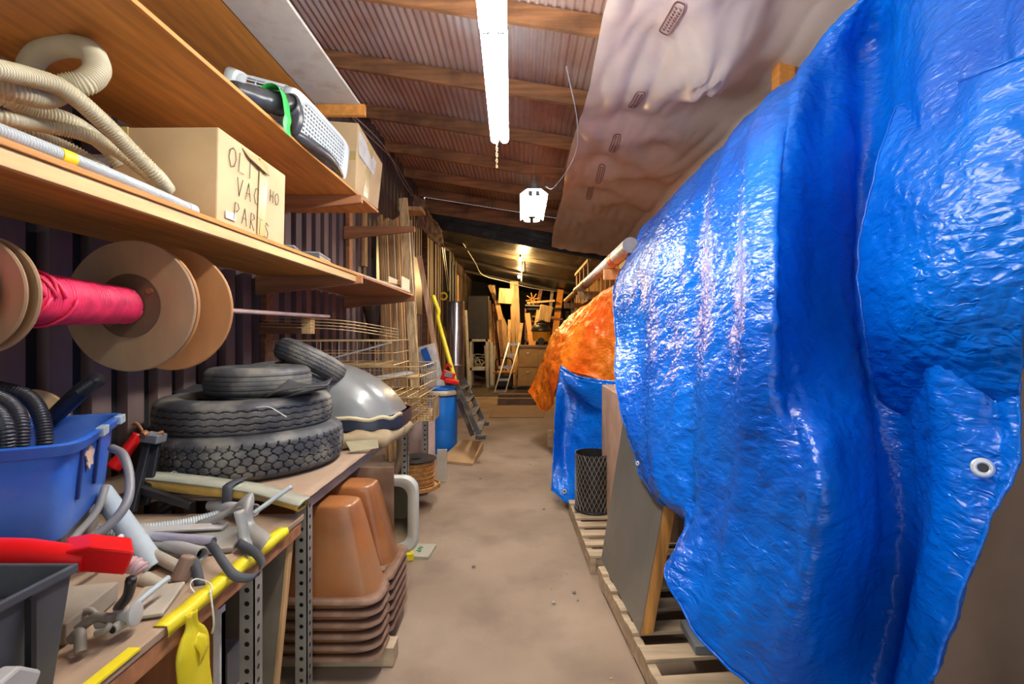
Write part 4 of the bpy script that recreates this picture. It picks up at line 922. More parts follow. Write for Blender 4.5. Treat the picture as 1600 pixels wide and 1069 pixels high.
def big_tarp():
    xs = [[1010,1070,1140,1200,1240,1300,1370,1440,1560,1720],[985,1040,1105,1165,1225,1290,1360,1440,1550,1680],[960,1015,1080,1150,1215,1280,1350,1430,1530,1640],[962,1010,1070,1140,1215,1270,1340,1420,1520,1604],
          [962,1005,1055,1125,1205,1280,1350,1430,1510,1594],[972,1005,1045,1110,1190,1290,1360,1430,1510,1587],[988,1015,1055,1092,1160,1270,1350,1420,1480,1540],[1000,1030,1075,1040,1092,1200,1290,1370,1420,1445]]
    ys = [[350,290,215,155,115,50,-25,-95,-200,-330],[395,340,275,220,180,130,75,20,-60,-130],[450,420,380,330,290,250,205,160,115,80],[520,520,500,465,440,420,400,370,330,290],
          [590,620,620,600,590,585,580,570,560,550],[650,700,720,715,720,730,735,735,728,722],[695,755,785,820,850,870,880,880,860,832],[742,783,812,890,985,1110,1140,1135,1110,1075]]
    dd = [[5.0,4.0,3.2,2.75,2.5,2.3,2.1,1.85,1.5,1.25],[4.7,3.75,3.0,2.5,2.1,2.3,2.25,1.8,1.42,1.18],[4.3,3.5,2.8,2.25,1.82,2.1,2.2,1.7,1.35,1.14],[3.7,3.2,2.6,2.05,1.62,1.95,2.1,1.6,1.27,1.1],
          [3.1,2.75,2.32,1.92,1.55,1.65,1.75,1.5,1.28,1.17],[2.83,2.5,2.22,1.93,1.57,1.34,1.6,1.5,1.25,1.13],[2.68,2.36,2.13,1.9,1.6,1.33,1.52,1.48,1.25,1.12],[2.55,2.28,2.1,1.84,1.66,1.42,1.5,1.42,1.25,1.12]]
    rows = [[P(x, y, d) for x, y, d in zip(a, b, c)] for a, b, c in zip(xs, ys, dd)]
    # the sheet carries on over the top of the pile
    back = [V((p.x+.25, p.y+.05, p.z+.03)) for p in rows[0]]
    g = sheet([back]+rows, 26, 26)
    nr, nc = len(g), len(g[0])
    # long hanging folds that fan out from the ridge
    def fold(i, j):
        u = j/(nc-1); v = i/(nr-1)
        uu = u*9-(v-.3)*.9
        f = 0
        for c, w_, a in ((1.15,.28,.03),(2.05,.2,-.035),(2.55,.25,.03),(3.35,.22,.04),(4.1,.25,-.045),(5.3,.4,.05),(6.2,.3,-.06),(7.3,.35,.05),(8.1,.25,-.035)):
            f += a*math.exp(-((uu-c)/w_)**2)
        return f*min(1, v*3)*(1-.45*v)*1.0
    G = []
    for i in range(nr):
        row = []
        for j in range(nc):
            p = g[i][j]; i0, i1, j0, j1 = max(i-1,0), min(i+1,nr-1), max(j-1,0), min(j+1,nc-1)
            n = (g[i1][j]-g[i0][j]).cross(g[i][j1]-g[i][j0])
            if n.length > 1e-12: n.normalize()
            row.append(p+n*fold(i, j))
        G.append(row)
    G = crumple(G, .010, 4.5); G = crumple(G, .0022, 17, 3)
    flap = [[P(1402,168,1.8),P(1470,138,1.56),P(1540,112,1.27),P(1680,60,1.08)],[P(1372,250,1.72),P(1440,245,1.44),P(1530,240,1.2),P(1640,230,1.06)],[P(1345,385,1.7),P(1425,370,1.38),P(1515,360,1.17),P(1618,350,1.05)],[P(1350,500,1.62),P(1428,490,1.34),P(1512,485,1.18),P(1604,480,1.07)],[P(1370,610,1.66),P(1432,605,1.47),P(1512,600,1.27),P(1594,595,1.14)],[P(1400,720,1.78),P(1440,715,1.62),P(1512,710,1.4),P(1585,700,1.24)]]
    at = V((1.1, 2.2, .3)); r = T('blue_tarpaulin', 'huge crumpled shiny blue tarpaulin draped over the pile along the right wall', 'tarpaulin', at)
    m = M(); m.grid(G); m.build('sheet', BT, r, smooth=True, solid=.002)
    m = M(); fg = crumple(crumple(sheet(flap, 22, 22), .008, 5, 7), .002, 17, 2); m.grid(fg); m.build('folded_over_layer', BT, r, smooth=True, solid=.002)
    m = M(); m.tube([q[0] for q in fg], .004, 6); m.build('hem_cord', BT, r, smooth=True)
    m = M(); m.tube(fg[0], .004, 6); m.build('hem_cord', BT, r, smooth=True)
    edge = [G[i][-1] for i in range(nr)]; bot = G[-1]; lf = [G[i][0] for i in range(nr)]
    for nm, e in (('near', edge), ('bottom', bot), ('far', lf)):
        m = M(); m.tube(resamp(e, .02), .0045, 6); m.build('hem_cord', BT, r, smooth=True)
    a = G[int(nr*.73)][-1]
    i = int(nr*.755); j = nc-20; p = G[i][j]
    grommet(r, p+V((-.004,-.008,.004)), (-.45,-.85,.25), .023)
    i = int(nr*.93); p = G[i][4]; grommet(r, p+V((-.006,-.003,0)), (-.9,-.4,.1), .012)
    return G
TG = big_tarp()
def small_tarp():
    rows = [[P(905,486,7.0),P(920,478,6.4),P(935,466,5.8),P(950,455,5.3),P(968,442,4.95)],[P(868,520,7.0),P(890,508,6.3),P(912,495,5.7),P(938,478,5.2),P(965,470,4.8)],[P(850,558,6.8),P(868,550,6.1),P(895,540,5.5),P(930,532,5.0),P(968,530,4.6)],
            [P(838,588,6.8),P(854,585,6.3),P(872,576,5.6),P(915,584,4.9),P(968,588,4.5)],[P(826,612,6.7),P(850,642,6.3),P(866,628,5.7),P(880,582,5.2),P(966,603,4.45)]]
    back = [p+V((.5,.1,.02)) for p in rows[0]]
    G = crumple(crumple(sheet([back]+rows, 18, 14), .03, 3.2, 5), .008, 13, 8)
    r = T('orange_tarpaulin', 'bright orange tarpaulin over the pile beyond the big blue one', 'tarpaulin', (.8,5.5,.6))
    m = M(); m.grid(G); m.build('sheet', OT, r, smooth=True, solid=.002)
    m = M(); m.tube(resamp(G[-1], .03), .006, 6); m.build('hem_cord', OT, r, smooth=True)
    rows = [[P(876,570,5.0),P(900,586,4.8),P(930,592,4.6),P(965,596,4.35)],[P(868,630,4.7),P(888,635,4.75),P(918,640,4.65),P(949,640,4.35)],[P(864,700,4.5),P(882,700,4.6),P(905,700,4.5),P(949,690,4.3)],[P(862,766,4.3),P(893,786,4.15),P(912,745,4.2),P(948,724,4.25)]]
    G = crumple(sheet(rows, 16, 16), .02, 3, 9); G = crumple(G, .004, 14, 2)
    r = T('blue_tarpaulin', 'smaller blue tarpaulin flap hanging below the orange one, with grommets at its foot', 'tarpaulin', (.45,4.4,.25))
    m = M(); m.grid(G); m.build('sheet', BT, r, smooth=True, solid=.002)
    m = M(); m.tube(resamp(G[-1], .02), .005, 6); m.build('hem_cord', BT, r, smooth=True)
    grommet(r, G[-4][12]+V((-.01,-.02,0)), (-.3,-.9,.1), .018); grommet(r, G[-4][-8]+V((-.01,-.02,0)), (-.3,-.9,.1), .018)
    rows = [[P(874,576,4.75),P(905,592,4.55),P(968,602,4.15)],[P(884,598,4.6),P(925,615,4.4),P(968,632,4.1)],[P(902,620,4.6),P(935,642,4.35),P(968,662,4.05)]]
    m = M(); m.grid(crumple(sheet(rows, 10, 8), .01, 5, 1)); m.build('folded_corner', BT, r, smooth=True, solid=.002)
small_tarp()
# pallets
def pallet(x, y, rz, L, W, label, n=7):
    R = Matrix.Rotation(rz, 3, 'Z'); o = V((x, y, 0)); r = T('pallet', label, 'pallet', o, 'pallets along the right wall')
    tr = lambda a, b, c: o+R@V((a, b, c))
    def bx(nm, a0, a1, b0, b1, c0, c1):
        m = M(); m.hexa([tr(a0,b0,c0),tr(a1,b0,c0),tr(a1,b1,c0),tr(a0,b1,c0),tr(a0,b0,c1),tr(a1,b0,c1),tr(a1,b1,c1),tr(a0,b1,c1)]); m.build(nm, PAL, r, bevel=.002)
    for k in range(3): bx('stringer', (0, W/2-.02, W-.04)[k], (0, W/2-.02, W-.04)[k]+.038, 0, L, .018, .102)
    for k in range(n):
        b = (L-.1)*k/(n-1); bx('deck_board', -.004, W, b, b+.098-.01*(k%2), .103, .12)
    for k in range(3):
        b = (L-.1)*k/2; bx('bottom_board', 0, W, b, b+.09, .002, .017)
pallet(.565, 1.7, .085, 1.22, 1.0, 'nearest pallet, under the leaning grey topped panel and the blue tarpaulin')
pallet(.43, 3.05, .03, 1.05, 1.0, 'second pallet, under the black mesh roll')
pallet(.42, 4.9, .0, 1.2, 1.0, 'third pallet, behind the hanging blue flap below the orange tarpaulin')
# leaning grey topped panel
def panel():
    r = T('worktop_panel', 'grey laminate panel with a raw wood edge, leaning on the nearest pallet', 'panel', (.55,2.6,.121))
    a, b = V((.545,2.24,.122)), V((.49,3.0,.122)); la, lb = V((.69,2.28,.85)), V((.65,3.05,1.05)); t = V((.062,.006,0))
    m = M(); m.hexa([a,a+V((.003,0,0)),b+V((.003,0,0)),b,la,la+V((.003,0,0)),lb+V((.003,0,0)),lb]); m.build('laminate_face', mat('grey_laminate', (.15,.14,.12), .4, var=.15, scale=2, dirt=((.26,.22,.16), 2, .4)), r)
    s = V((.004,0,0)); m = M(); m.hexa([a+s,a+t,b+t,b+s,la+s,la+t,lb+t,lb+s]); m.build('wood_core', wood('chipboard_edge', (.6,.28,.07), 2, .4), r)
panel()
r = T('cabinet', 'dark cabinet under the blue tarpaulin on the nearest pallet', 'cabinet', (1.2,2.5,.121))
m = M(); m.box(.95,1.6,2.35,2.95,.122,1.0); m.build('body', mat('dark_grey_laminate', (.06,.055,.05), .4), r, bevel=.004)
m = M(); m.box(.96,1.59,2.335,2.348,.3,.98); m.build('door', mat('darker_laminate', (.045,.04,.04), .4), r, bevel=.003)
m = M(); m.box(.75,1.35,2.1,2.3,.122,.16); m.build('flat_slab', GREY, label='dark flat slab on the nearest pallet behind the wood edge of the panel', cat='slab', bevel=.003)
for x0, x1, y0, y1, z0, z1, lb, mt in ((1.25,1.9,2.99,5.0,.122,1.9,'tall carton pile bulk hidden under the big blue tarpaulin', CARD), (.66,1.2,3.25,4.0,.122,1.1,'pinkish tan carton behind the leaning grey panel', mat('pinkish_carton', (.5,.32,.22), .8)), (1.0,1.7,5.0,6.6,.122,1.3,'carton under the orange tarpaulin', CARD)):
    m = M(); m.box(x0,x1,y0,y1,z0,z1); m.build('carton', mt, label=lb, cat='box', bevel=.006)
m = M(); m.box(1.2,1.9,2.05,2.3,.125,1.3); m.build('carton', CARD, label='carton standing under the near part of the blue tarpaulin', cat='box', bevel=.006)
BGC = mat('brown_cloth_cover', (.3,.2,.14), .8, var=.15, scale=2, bump=.2, bscale=4, bdist=.02)
g = []
for i in range(25):
    z = 1.38*(1-i/24)+.003; g.append([V((x, 1.78+.02*math.sin(x*14+z*2)+.03*(1-z), z)) for x in [1.16+.77*j/50 for j in range(51)]])
g2 = [[V((1.16+.01*math.sin(y*20), y, row[0].z)) for y in [row[0].y]+[1.84+.1*k/6 for k in range(7)]] for row in g for z in (0,)]
r = T('cloth_cover', 'brown cloth covered block behind the near edge of the blue tarpaulin, at the right edge', 'cover', (1.5,1.7,0))
m = M(); m.grid(g); m.build('front_cloth', BGC, r, smooth=True, solid=.003)
m = M(); m.grid(g2); m.build('side_cloth', BGC, r, smooth=True, solid=.003)
m = M(); m.box(1.17,1.93,1.83,1.94,1.3,1.381); m.build('top_cloth', BGC, r, bevel=.01)
m = M(); m.box(1.45,1.9,1.8,1.94,1.384,1.85); m.build('grey_case', mat('slate_case', (.09,.09,.1), .6), label='dark grey case on top of the brown cloth covered block, at the right edge', cat='case', bevel=.02)
# black mesh roll
r = T('mesh_roll', 'roll of black wire mesh standing under the hanging blue flap', 'mesh roll', (.56,3.9,.121))
c = V((.575,3.88,.122)); m = M()
m.lathe([(.135,0),(.14,.45)], c, n=40); m.build('inner_roll', BLACK, r, smooth=30)
m = M(); NM = 26
for k in range(NM):
    for s in (-1, 1): m.tube([c+V((.147*math.cos(a), .147*math.sin(a), .45*t/14)) for t in range(15) for a in [2*PI*k/NM+s*t*.11]], .0024, 4)
m.build('mesh', mat('mesh_wire', (.3,.28,.24), .4, .5), r)
m = M(); m.tube([c+V((.15*math.cos(a), .15*math.sin(a), .008)) for a in [2*PI*k/40 for k in range(40)]], .008, 6, closed=True); m.build('base_ring', BLACK, r, smooth=True)
# long taped roll
r = T('taped_tube', 'long white wrapped tube with red tape bands, running along the right wall', 'tube', (1.03,8,2.3))
a, b = P(985,383,4.6), P(884,470,11.2)
m = M(); m.cyl(a, a.lerp(b,.62), .075, .072, 24); m.build('wrapped_part', mat('grey_wrapping', (.5,.46,.42), .35, var=.15, bump=.4, bscale=10, bdist=.01), r, smooth=40)
m = M(); m.cyl(a.lerp(b,.62), b, .05, .05, 20); m.build('bare_end', WOODL, r, smooth=40)
for t in (.1, .45, .6): m = M(); m.cyl(a.lerp(b,t), a.lerp(b,t+.03+.04*t), .078, .077, 24); m.build('red_tape', mat('faded_red_tape', (.5,.12,.06), .4), r, smooth=40)
for k, y in enumerate((5.6, 8.2, 10.8)):
    m = M(); z = a.lerp(b, (y-a.y)/(b.y-a.y)).z; m.box(.95, RW-.1, y, y+.05, z-.2, z-.08); m.build('timber_rest', WOODT, label=('timber arm on the right wall under the near part of the wrapped tube', 'timber arm on the right wall under the middle of the wrapped tube', 'timber arm on the right wall under the bare end of the tube')[k], cat='arm')
# timber on the right wall above the tarp
m = M(); m.beam((1.72,3.2,3.35), (1.72,3.2,2.3), .1, .1, (0,1,0)); m.build('wall_strut', WOODO, label='orange timber strut beside the torn end of the plastic sheet', cat='strut')
m = M(); m.box(1.85,1.9,6.0,9.5,2.75,2.85); m.build('wall_rail', WOODT, label='tan timber rail along the right wall beyond the blue tarpaulin', cat='rail')
for k, y in enumerate((9.9, 10.6, 11.3, 12.0)):
    m = M(); m.box(1.35,1.38,y,y+.06,2.25+.02*k,3.0); m.build('rack_post', WOODT, label=('nearest','second','third','farthest')[k]+' slim post of the rack high on the far right wall', cat='post')
m = M(); m.box(1.33,1.4,9.8,12.2,3.0,3.06); m.build('rack_rail', WOODT, label='top rail of the rack high on the far right wall', cat='rail')
m = M(); m.box(1.33,1.95,9.8,12.2,2.2,2.25); m.build('rack_shelf', WOODX, label='dark shelf of the rack high on the far right wall', cat='shelf')
# ================= middle left =================
# grey hood
def hood():
    r = T('engine_cowl', 'large shiny grey engine cowl with a dark lower band on the far bench', 'engine cowl', (-1.2,3.0,ZB2+.08))
    cx, cy, z0 = -1.24, 3.2, ZB2+.1; G = []
    L, W, Hh = .48, .32, .4
    n = 64
    def ring(s, z, k=.55, dx=0):
        o = []
        for i in range(n):
            t = 2*PI*i/n; c, q = math.cos(t), math.sin(t)
            o.append(V((cx+dx+L*s*math.copysign(abs(c)**k, c), cy+W*s*math.copysign(abs(q)**k, q), z)))
        return o+[o[0]]
    prof = [(1.0,0),(1.0,.05),(.985,.075),(.96,.14),(.93,.2),(.86,.27),(.76,.33),(.6,.375),(.4,.395),(.15,.4),(.01,.4)]
    G = [ring(s, z0+z, .5+.4*z, -.26*(z/.4)**1.6) for s, z in prof[2:]]
    m = M(); m.grid(sheet(G, 1, 3)); m.build('shell', mat('metallic_grey', (.24,.25,.24), .3, .1, .1, coat=.4, bump=0), r, smooth=True)
    G = [ring(s*1.012, z0+z, .5, 0) for s, z in prof[:3]]
    m = M(); m.grid(G); m.build('dark_band', mat('dark_blue_grey', (.03,.035,.055), .3, bump=0), r, smooth=50)
    m = M(); q = [V((p.x, p.y, z0+.07-.008*math.sin(i*1.1))) for i, p in enumerate(ring(1.0, 0, .5, 0))][44:64]
    m.grid([[p+V((.004,-.006,-.012)), p+V((.002,-.004,.012))] for p in q]); m.build('masking_tape', mat('masking_tape', (.65,.55,.33), .7), r, smooth=True, solid=.002)
    m = M(); m.grid([ring(.99, z0-.001, .5), ring(.97, z0-.05, .5)]); m.build('lower_band', mat('dark_rubber_band', (.04,.04,.05), .4), r, smooth=50)
    G = [[ring(s*1.03, z0+z, .5+.4*z, -.26*(z/.4)**1.6)[i] for i in range(34, 50+int(z*0))] for s, z in ((.985,.08),(.97,.12),(.95,.165),(.93,.2))]
    m = M(); m.grid(G); m.build('dark_side_panel', bpy.data.materials['dark_blue_grey'], r, smooth=True, solid=.003)
    RF = mat('pale_decal', (.4,.42,.38), .3); m = M()
    m.obox((cx-.06, cy-.2, z0+.335), (.17,.012,.002), R=Matrix.Rotation(.5,3,'X')@Matrix.Rotation(-.35,3,'Y')); 
    return r
hood()
TB = mat('tan_cloth', (.36,.27,.15), .8, var=.15, bump=.3, bscale=8, bdist=.01)
g = []
n = 60
for s, z in ((.84,.125),(1.0,.12),(1.06,.085),(1.05,.03),(.98,.004)):
    g.append([V((-1.25+.47*s*math.copysign(abs(math.cos(t))**.5, math.cos(t))*(1+.02*math.sin(7*t)), 3.13+.33*s*math.copysign(abs(math.sin(t))**.5, math.sin(t))*(1+.03*math.sin(9*t)), ZB2+.008+z*(.7+.06*math.sin(11*t)))) for t in [2*PI*i/n for i in range(n+1)]])
r = T('padded_cloth', 'tan padded cloth bunched under the grey engine cowl, spilling over the bench edge', 'cloth', (-1.25,3.13,ZB2+.006))
m = M(); m.grid(crumple(crumple(g, .015, 6, 4), .006, 20, 4)); m.build('padding', TB, r, smooth=True, solid=.004)
m = M(); q = cr([P(600,655,3.55),P(618,665,3.5),P(626,690,3.45),P(624,720,3.45),P(618,740,3.45)], 6); m.grid([[p+V((-.02,-.02,0)), p+V((.02,.01,0))] for p in q]); m.build('hanging_strap', TB, r, smooth=True, solid=.004)
m = M(); m.grid([[P(540,690,2.72),P(590,686,2.78)],[P(548,706,2.7),P(592,700,2.76)]]); m.build('stiff_corner', mat('olive_card', (.35,.3,.16), .6), r, solid=.004)
# wire baskets
def wirebox(x0, x1, y0, y1, z0, z1, sp, label, rz=0, rr_=.003, name='wire_basket', grp='brass wire baskets on the far bench', top=False):
    c = V(((x0+x1)/2, (y0+y1)/2, z0)); r = T(name, label, 'wire basket', c, grp); R = Matrix.Rotation(rz, 3, 'Z'); w = lambda x, y, z: c+R@(V((x,y,z))-c)
    def face(nm, a, u, v):
        m = M(); a, u, v = V(a), V(u), V(v); nu = max(1, round(u.length/sp)); nv = max(1, round(v.length/(sp*.8)))
        for i in range(nu+1): m.tube([w(*(a+u*i/nu)), w(*(a+u*i/nu+v))], rr_, 4, caps=False)
        for i in range(nv+1): m.tube([w(*(a+v*i/nv)), w(*(a+v*i/nv+u))], rr_, 4, caps=False)
        m.build(nm, WIREM, r)
    X, Y, Z = V((x1-x0,0,0)), V((0,y1-y0,0)), V((0,0,z1-z0))
    face('side_grid', (x0,y0,z0), X, Z); face('side_grid', (x0,y1,z0), X, Z); face('side_grid', (x0,y0,z0), Y, Z); face('side_grid', (x1,y0,z0), Y, Z); face('bottom_grid', (x0,y0,z0+.002), X, Y)
    m = M(); m.tube([w(x0,y0,z1),w(x1,y0,z1),w(x1,y1,z1),w(x0,y1,z1)], rr_*2, 6, closed=True); m.build('rim_wire', WIREM, r)
    return r
zb = ZB2+.01
wirebox(-1.75, -.8, 3.55, 4.15, zb, zb+.2, .06, 'wide brass wire basket at the bottom, on the bench end behind the grey cowl')
wirebox(-1.72, -.74, 3.52, 4.2, zb+.21, zb+.43, .09, 'wide brass wire basket in the middle of the stack, full of boards')
wirebox(-1.85, -.95, 3.5, 4.15, zb+.44, zb+.62, .12, 'open brass wire basket topmost of the stack', rz=.06)
wirebox(-.88, -.68, 3.75, 4.0, zb+.0, zb+.17, .025, 'small fine meshed wire basket sticking out over the bench end', grp='brass wire baskets on the far bench')
for k, (a, b, w_, mt, lb) in enumerate((((-1.6,3.62,zb+.25),(-.9,3.95,zb+.36),.2,LGREY,'pale grey sheet offcut inside the middle wire basket'), ((-1.55,3.8,zb+.46),(-1.05,3.9,zb+.6),.2,mat('grey_sheet', (.3,.31,.3), .4),'grey sheet offcut tilted inside the top wire basket'), ((-1.5,3.7,zb+.05),(-.9,3.8,zb+.12),.2,WOODT,'reddish tan board inside the bottom wire basket'), ((-1.3,3.9,zb+.27),(-.82,4.05,zb+.33),.16,WOODL,'tan board inside the middle wire basket, right side'))):
    m = M(); m.beam(a, b, w_, .012); m.build('board_offcut', mt, label=lb, cat='board', bevel=.002)
for k in range(4):
    m = M(); o = V((0,0,.022*k)); m.tube(cr([V((-1.8,3.35+.02*k,zb+.72))+o, V((-1.3,3.5,zb+.7))+o, V((-.95,3.75,zb+.64))+o], 5), .003, 5); m.build('loose_wire', WIREM, label=('lowest','second','third','highest')[k]+' loose brass rod lying across the top wire basket', cat='rod', group='loose rods over the wire baskets')
# lumber strips leaning on the wall
rnd = random.Random(3)
SM = [WOODZ, WOODT, wood('grey_lumber', (.42,.33,.22), 2, .3), wood('yellow_lumber', (.68,.43,.18), 2, .25)]
nst = 15
for i in range(nst):
    t = i/(nst-1); px0 = 592+50*t; px1 = 606+52*t+rnd.uniform(-2,2); y = 5.75+.25*rnd.random()
    a = P(px1, 0, y); a.z = .01; b = P(px0, 338+rnd.uniform(-2,8), y+.12)
    m = M(); m.beam(a, b, .02+.012*rnd.random(), .035, (0,1,0)); m.build('lumber_strip', SM[i%4], label='thin sawn lumber strip in the upright bundle, %s from the left' % ('leftmost','second','third','fourth','fifth','sixth','seventh','eighth','ninth','tenth','eleventh','twelfth','thirteenth','fourteenth','rightmost')[i], cat='lumber', group='upright lumber strips by the left wall')
m = M(); m.beam((-1.13,5.45,.005), (P(630,310,5.85)), .1, .03, (0,1,0)); m.build('long_plank', wood('osb_plank', (.72,.52,.26), 2, .35, k=1.5), label='wide pale chipboard plank leaning in front of the lumber strips', cat='plank', bevel=.002)
m = M(); a = P(668,500,6.2); m.beam((-1.0,6.9,.01), P(655,400,7.1), .07, .02, (0,1,0)); m.build('long_plank', wood('pink_plank', (.55,.33,.2), 2, .3), label='narrow reddish plank leaning right of the wide chipboard plank', cat='plank')
m = M(); m.beam((-1.0,6.7,.005), P(664,540,6.9), .28, .02, (0,1,0)); m.build('leaning_board', WHITE, label='white board leaning behind the wire baskets', cat='board')
m = M(); m.beam(P(673,573,6.75), P(662,545,6.85), .09, .02, (0,1,0)); m.build('blue_edge', mat('blue_board', (.02,.12,.5), .4), bpy.data.objects['leaning_board'])
m = M(); m.beam((-1.12,7.0,.005), P(672,565,7.2), .22, .02, (0,1,0)); m.build('leaning_board', WOODT, label='tan board leaning behind the blue barrel, below the red jack', cat='board')
# boards stacked with sheets between posts on the wall behind the strips
for k in range(7):
    y = 6.4+.42*k; m = M(); m.box(LW+.003, LW+.035, y, y+.08+.03*(k%3), 1.2, 2.9+.1*(k%2)); m.build('wall_slat', (WOODX, WOODT, WOODX, SM[2])[k%4], label=('nearest','second','third','fourth','fifth','sixth','farthest')[k]+' of the vertical wall slats beyond the lumber strips', cat='slat', group='slats on the left wall')
m = M(); m.box(LW+.04, LW+.07, 6.3, 9.2, 1.9, 2.9); m.build('dark_panel', mat('dark_steel_sheet', (.07,.065,.06), .35, .3), label='dark sheet panel on the left wall beyond the lumber strips', cat='panel')
r = T('wall_blanket', 'brown blanket hanging high on the left wall beyond the lumber strips', 'blanket', (-1.7,7.6,3.2))
rows = [[P(642,302,7.0),P(656,310,7.4),P(672,335,8.0),P(690,362,8.9)],[P(646,330,7.1),P(660,335,7.4),P(676,355,8.0),P(692,375,8.8)],[P(650,352,7.1),P(664,362,7.4),P(680,380,8.1),P(693,388,8.8)]]
m = M(); m.grid(crumple(sheet(rows, 12, 10), .05, 3, 2)); m.build('cloth', mat('brown_blanket', (.17,.1,.07), .85), r, smooth=True, solid=.01)
m = M(); a = P(644,330,6.6); m.obox(a, (.3,.3,.05)); m.build('wall_shelf', WOODT, label='small tan shelf block under the hanging brown blanket', cat='shelf')
r = T('hanging_tool', 'dark metal funnel shaped tool hanging on the left wall under the far shelf', 'tool', P(585,480,5.9))
m = M(); a = P(583,475,6.0); m.cyl(a, a+V((.02,0,-.5)), .13, .05, 16); m.build('body', mat('dark_bronze', (.12,.09,.07), .5, .4), r, smooth=40)
m = M(); m.cyl(a+V((0,0,0)), a+V((0,0,.03)), .135, .135, 16); m.build('rim', BLACK, r)
# blue barrel
r = T('barrel', 'blue plastic barrel with a white rimmed lid beyond the far bench', 'barrel', (-.92,6.0,0))
c = V((-1.03,6.4,.002)); c = PZ(693,700,0); c.y = 6.35; c.x = (690-CX)/F*6.35; c.z = .002
BB = mat('blue_barrel_plastic', (.01,.2,.75), .35, var=.05)
m = M(); m.lathe([(.001,0),(.19,0),(.2,.02),(.205,.28),(.2,.3),(.205,.32),(.205,.6),(.2,.62),(.203,.72),(.196,.74)], c, n=48); m.build('body', BB, r, smooth=35)
m = M(); m.lathe([(.205,.735),(.212,.745),(.212,.775),(.205,.79),(.195,.8)], c, n=48); m.build('lid_ring', mat('cream_ring', (.65,.6,.48), .5), r, smooth=40)
m = M(); m.lathe([(.208,.72),(.209,.735),(.2,.737)], c, n=48); m.build('dark_band', BLACK, r)
m = M(); m.lathe([(.19,.79),(.2,.82),(.195,.83),(.17,.8),(.001,.795)], c, n=48); m.build('lid', BB, r, smooth=40)
# red jack and yellow bar
r = T('floor_jack', 'red and grey jack stacked on top of the blue barrel', 'jack', P(705,590,6.3))
m = M(); m.obox(P(700,588,6.3), (.16,.1,.13), (0,.35,0)); m.build('frame', RED, r, bevel=.01)
m = M(); m.obox(P(701,586,6.24), (.1,.03,.07), (0,.35,0)); m.build('dark_opening', GREY, r, bevel=.004)
m = M(); m.tube(cr([P(696,574,6.3),P(701,569,6.3),P(706,574,6.3)], 5), .012, 8); m.build('hook', RED, r, smooth=True)
m = M(); m.obox(P(706,596,6.2), (.17,.1,.05), (0,.2,0)); m.build('base', RED, r, bevel=.01)
m = M(); m.tube(cr([P(676,462,6.6),P(681,475,6.6),P(685,487,6.6),P(684,497,6.6),P(690,520,6.6),P(700,555,6.5),P(711,595,6.4)], 6), .03, 12); rr = m.build('yellow_bar', YEL, label='bent yellow pole leaning on the left wall above the blue barrel', cat='pole', smooth=True)
r = T('tape_reel', 'small yellow reel hanging beside the bent yellow pole', 'reel', P(693,463,11.8))
m = M(); m.lathe([(.06,-.03),(.1,-.03),(.104,.03),(.06,.03),(.06,-.03)], P(693,463,11.8), (.1,-1,0), 24); m.build('reel', YEL, r, smooth=30)
m = M(); m.tube([P(690,466,12.0), P(699,470,11.8), P(712,474,11.7)], .006, 6); m.build('pin', STEEL, r)
for k, (a, b) in enumerate(((P(690,380,11.4), P(700,455,11.9)), (P(694,388,11.5), P(703,460,12.0)))):
    m = M(); m.tube([a, b], .008, 6); m.build('metal_rod', STEEL, label=('left', 'right')[k]+' of two thin steel rods above the yellow reel', cat='rod', group='steel rods above the yellow reel')
# steel cylinder (flue / tank)
r = T('steel_tank', 'tall shiny steel cylinder standing by the left wall', 'tank', (-1.3,9,0))
c = P(712,0,9.0); c.z = .002
m = M(); m.lathe([(.001,0),(.16,0),(.16,.95),(.165,.97),(.16,.99),(.16,2.1),(.15,2.13),(.02,2.14)], c, n=40); m.build('shell', mat('brushed_steel', (.5,.5,.52), .22, .9, .1), r, smooth=35)
m = M(); m.lathe([(.163,.94),(.168,.96),(.163,.98)], c, n=40); m.build('band', STEEL, r)
# grey step ladder / dolly folded by the barrel
def dolly():
    r = T('hand_truck', 'black plastic folded step frame leaning against the blue barrel', 'step frame', P(735,640,6.0))
    BP = mat('black_dusty_plastic', (.06,.06,.06), .5, dirt=(DUST, 6, .4))
    A, B = P(712,597,6.35), P(751,685,5.75); A2, B2 = P(724,592,6.75), P(758,664,6.3)
    m = M(); m.beam(A, B, .06, .03, (0,1,0)); m.build('rail', BP, r, bevel=.004)
    m = M(); m.beam(A2, B2, .06, .03, (0,1,0)); m.build('rail', BP, r, bevel=.004)
    for t in (.15, .38, .62, .88):
        m = M(); m.beam(A.lerp(B,t), A2.lerp(B2,t), .1, .02, (0,0,1)); m.build('step', BP, r, bevel=.003)
    m = M(); m.beam(P(716,625,6.3), P(738,680,5.9), .05, .03, (0,1,0)); m.build('rear_brace', BP, r, bevel=.003)
    m = M(); m.obox(B+V((0,0,.02)), (.12,.1,.05)); m.build('foot', BP, r, bevel=.01)
    m = M(); m.obox(B2+V((0,0,.02)), (.1,.1,.05)); m.build('foot', BP, r, bevel=.01)
dolly()
m = M(); m.hexa([(-.98,5.75,.004),(-.56,5.6,.004),(-.5,6.35,.004),(-.8,6.5,.004),(-.98,5.75,.03),(-.56,5.6,.03),(-.5,6.35,.12),(-.8,6.5,.12)]); m.build('cardboard_sheet', CARD, label='folded brown cardboard on the floor under the black step frame', cat='cardboard')
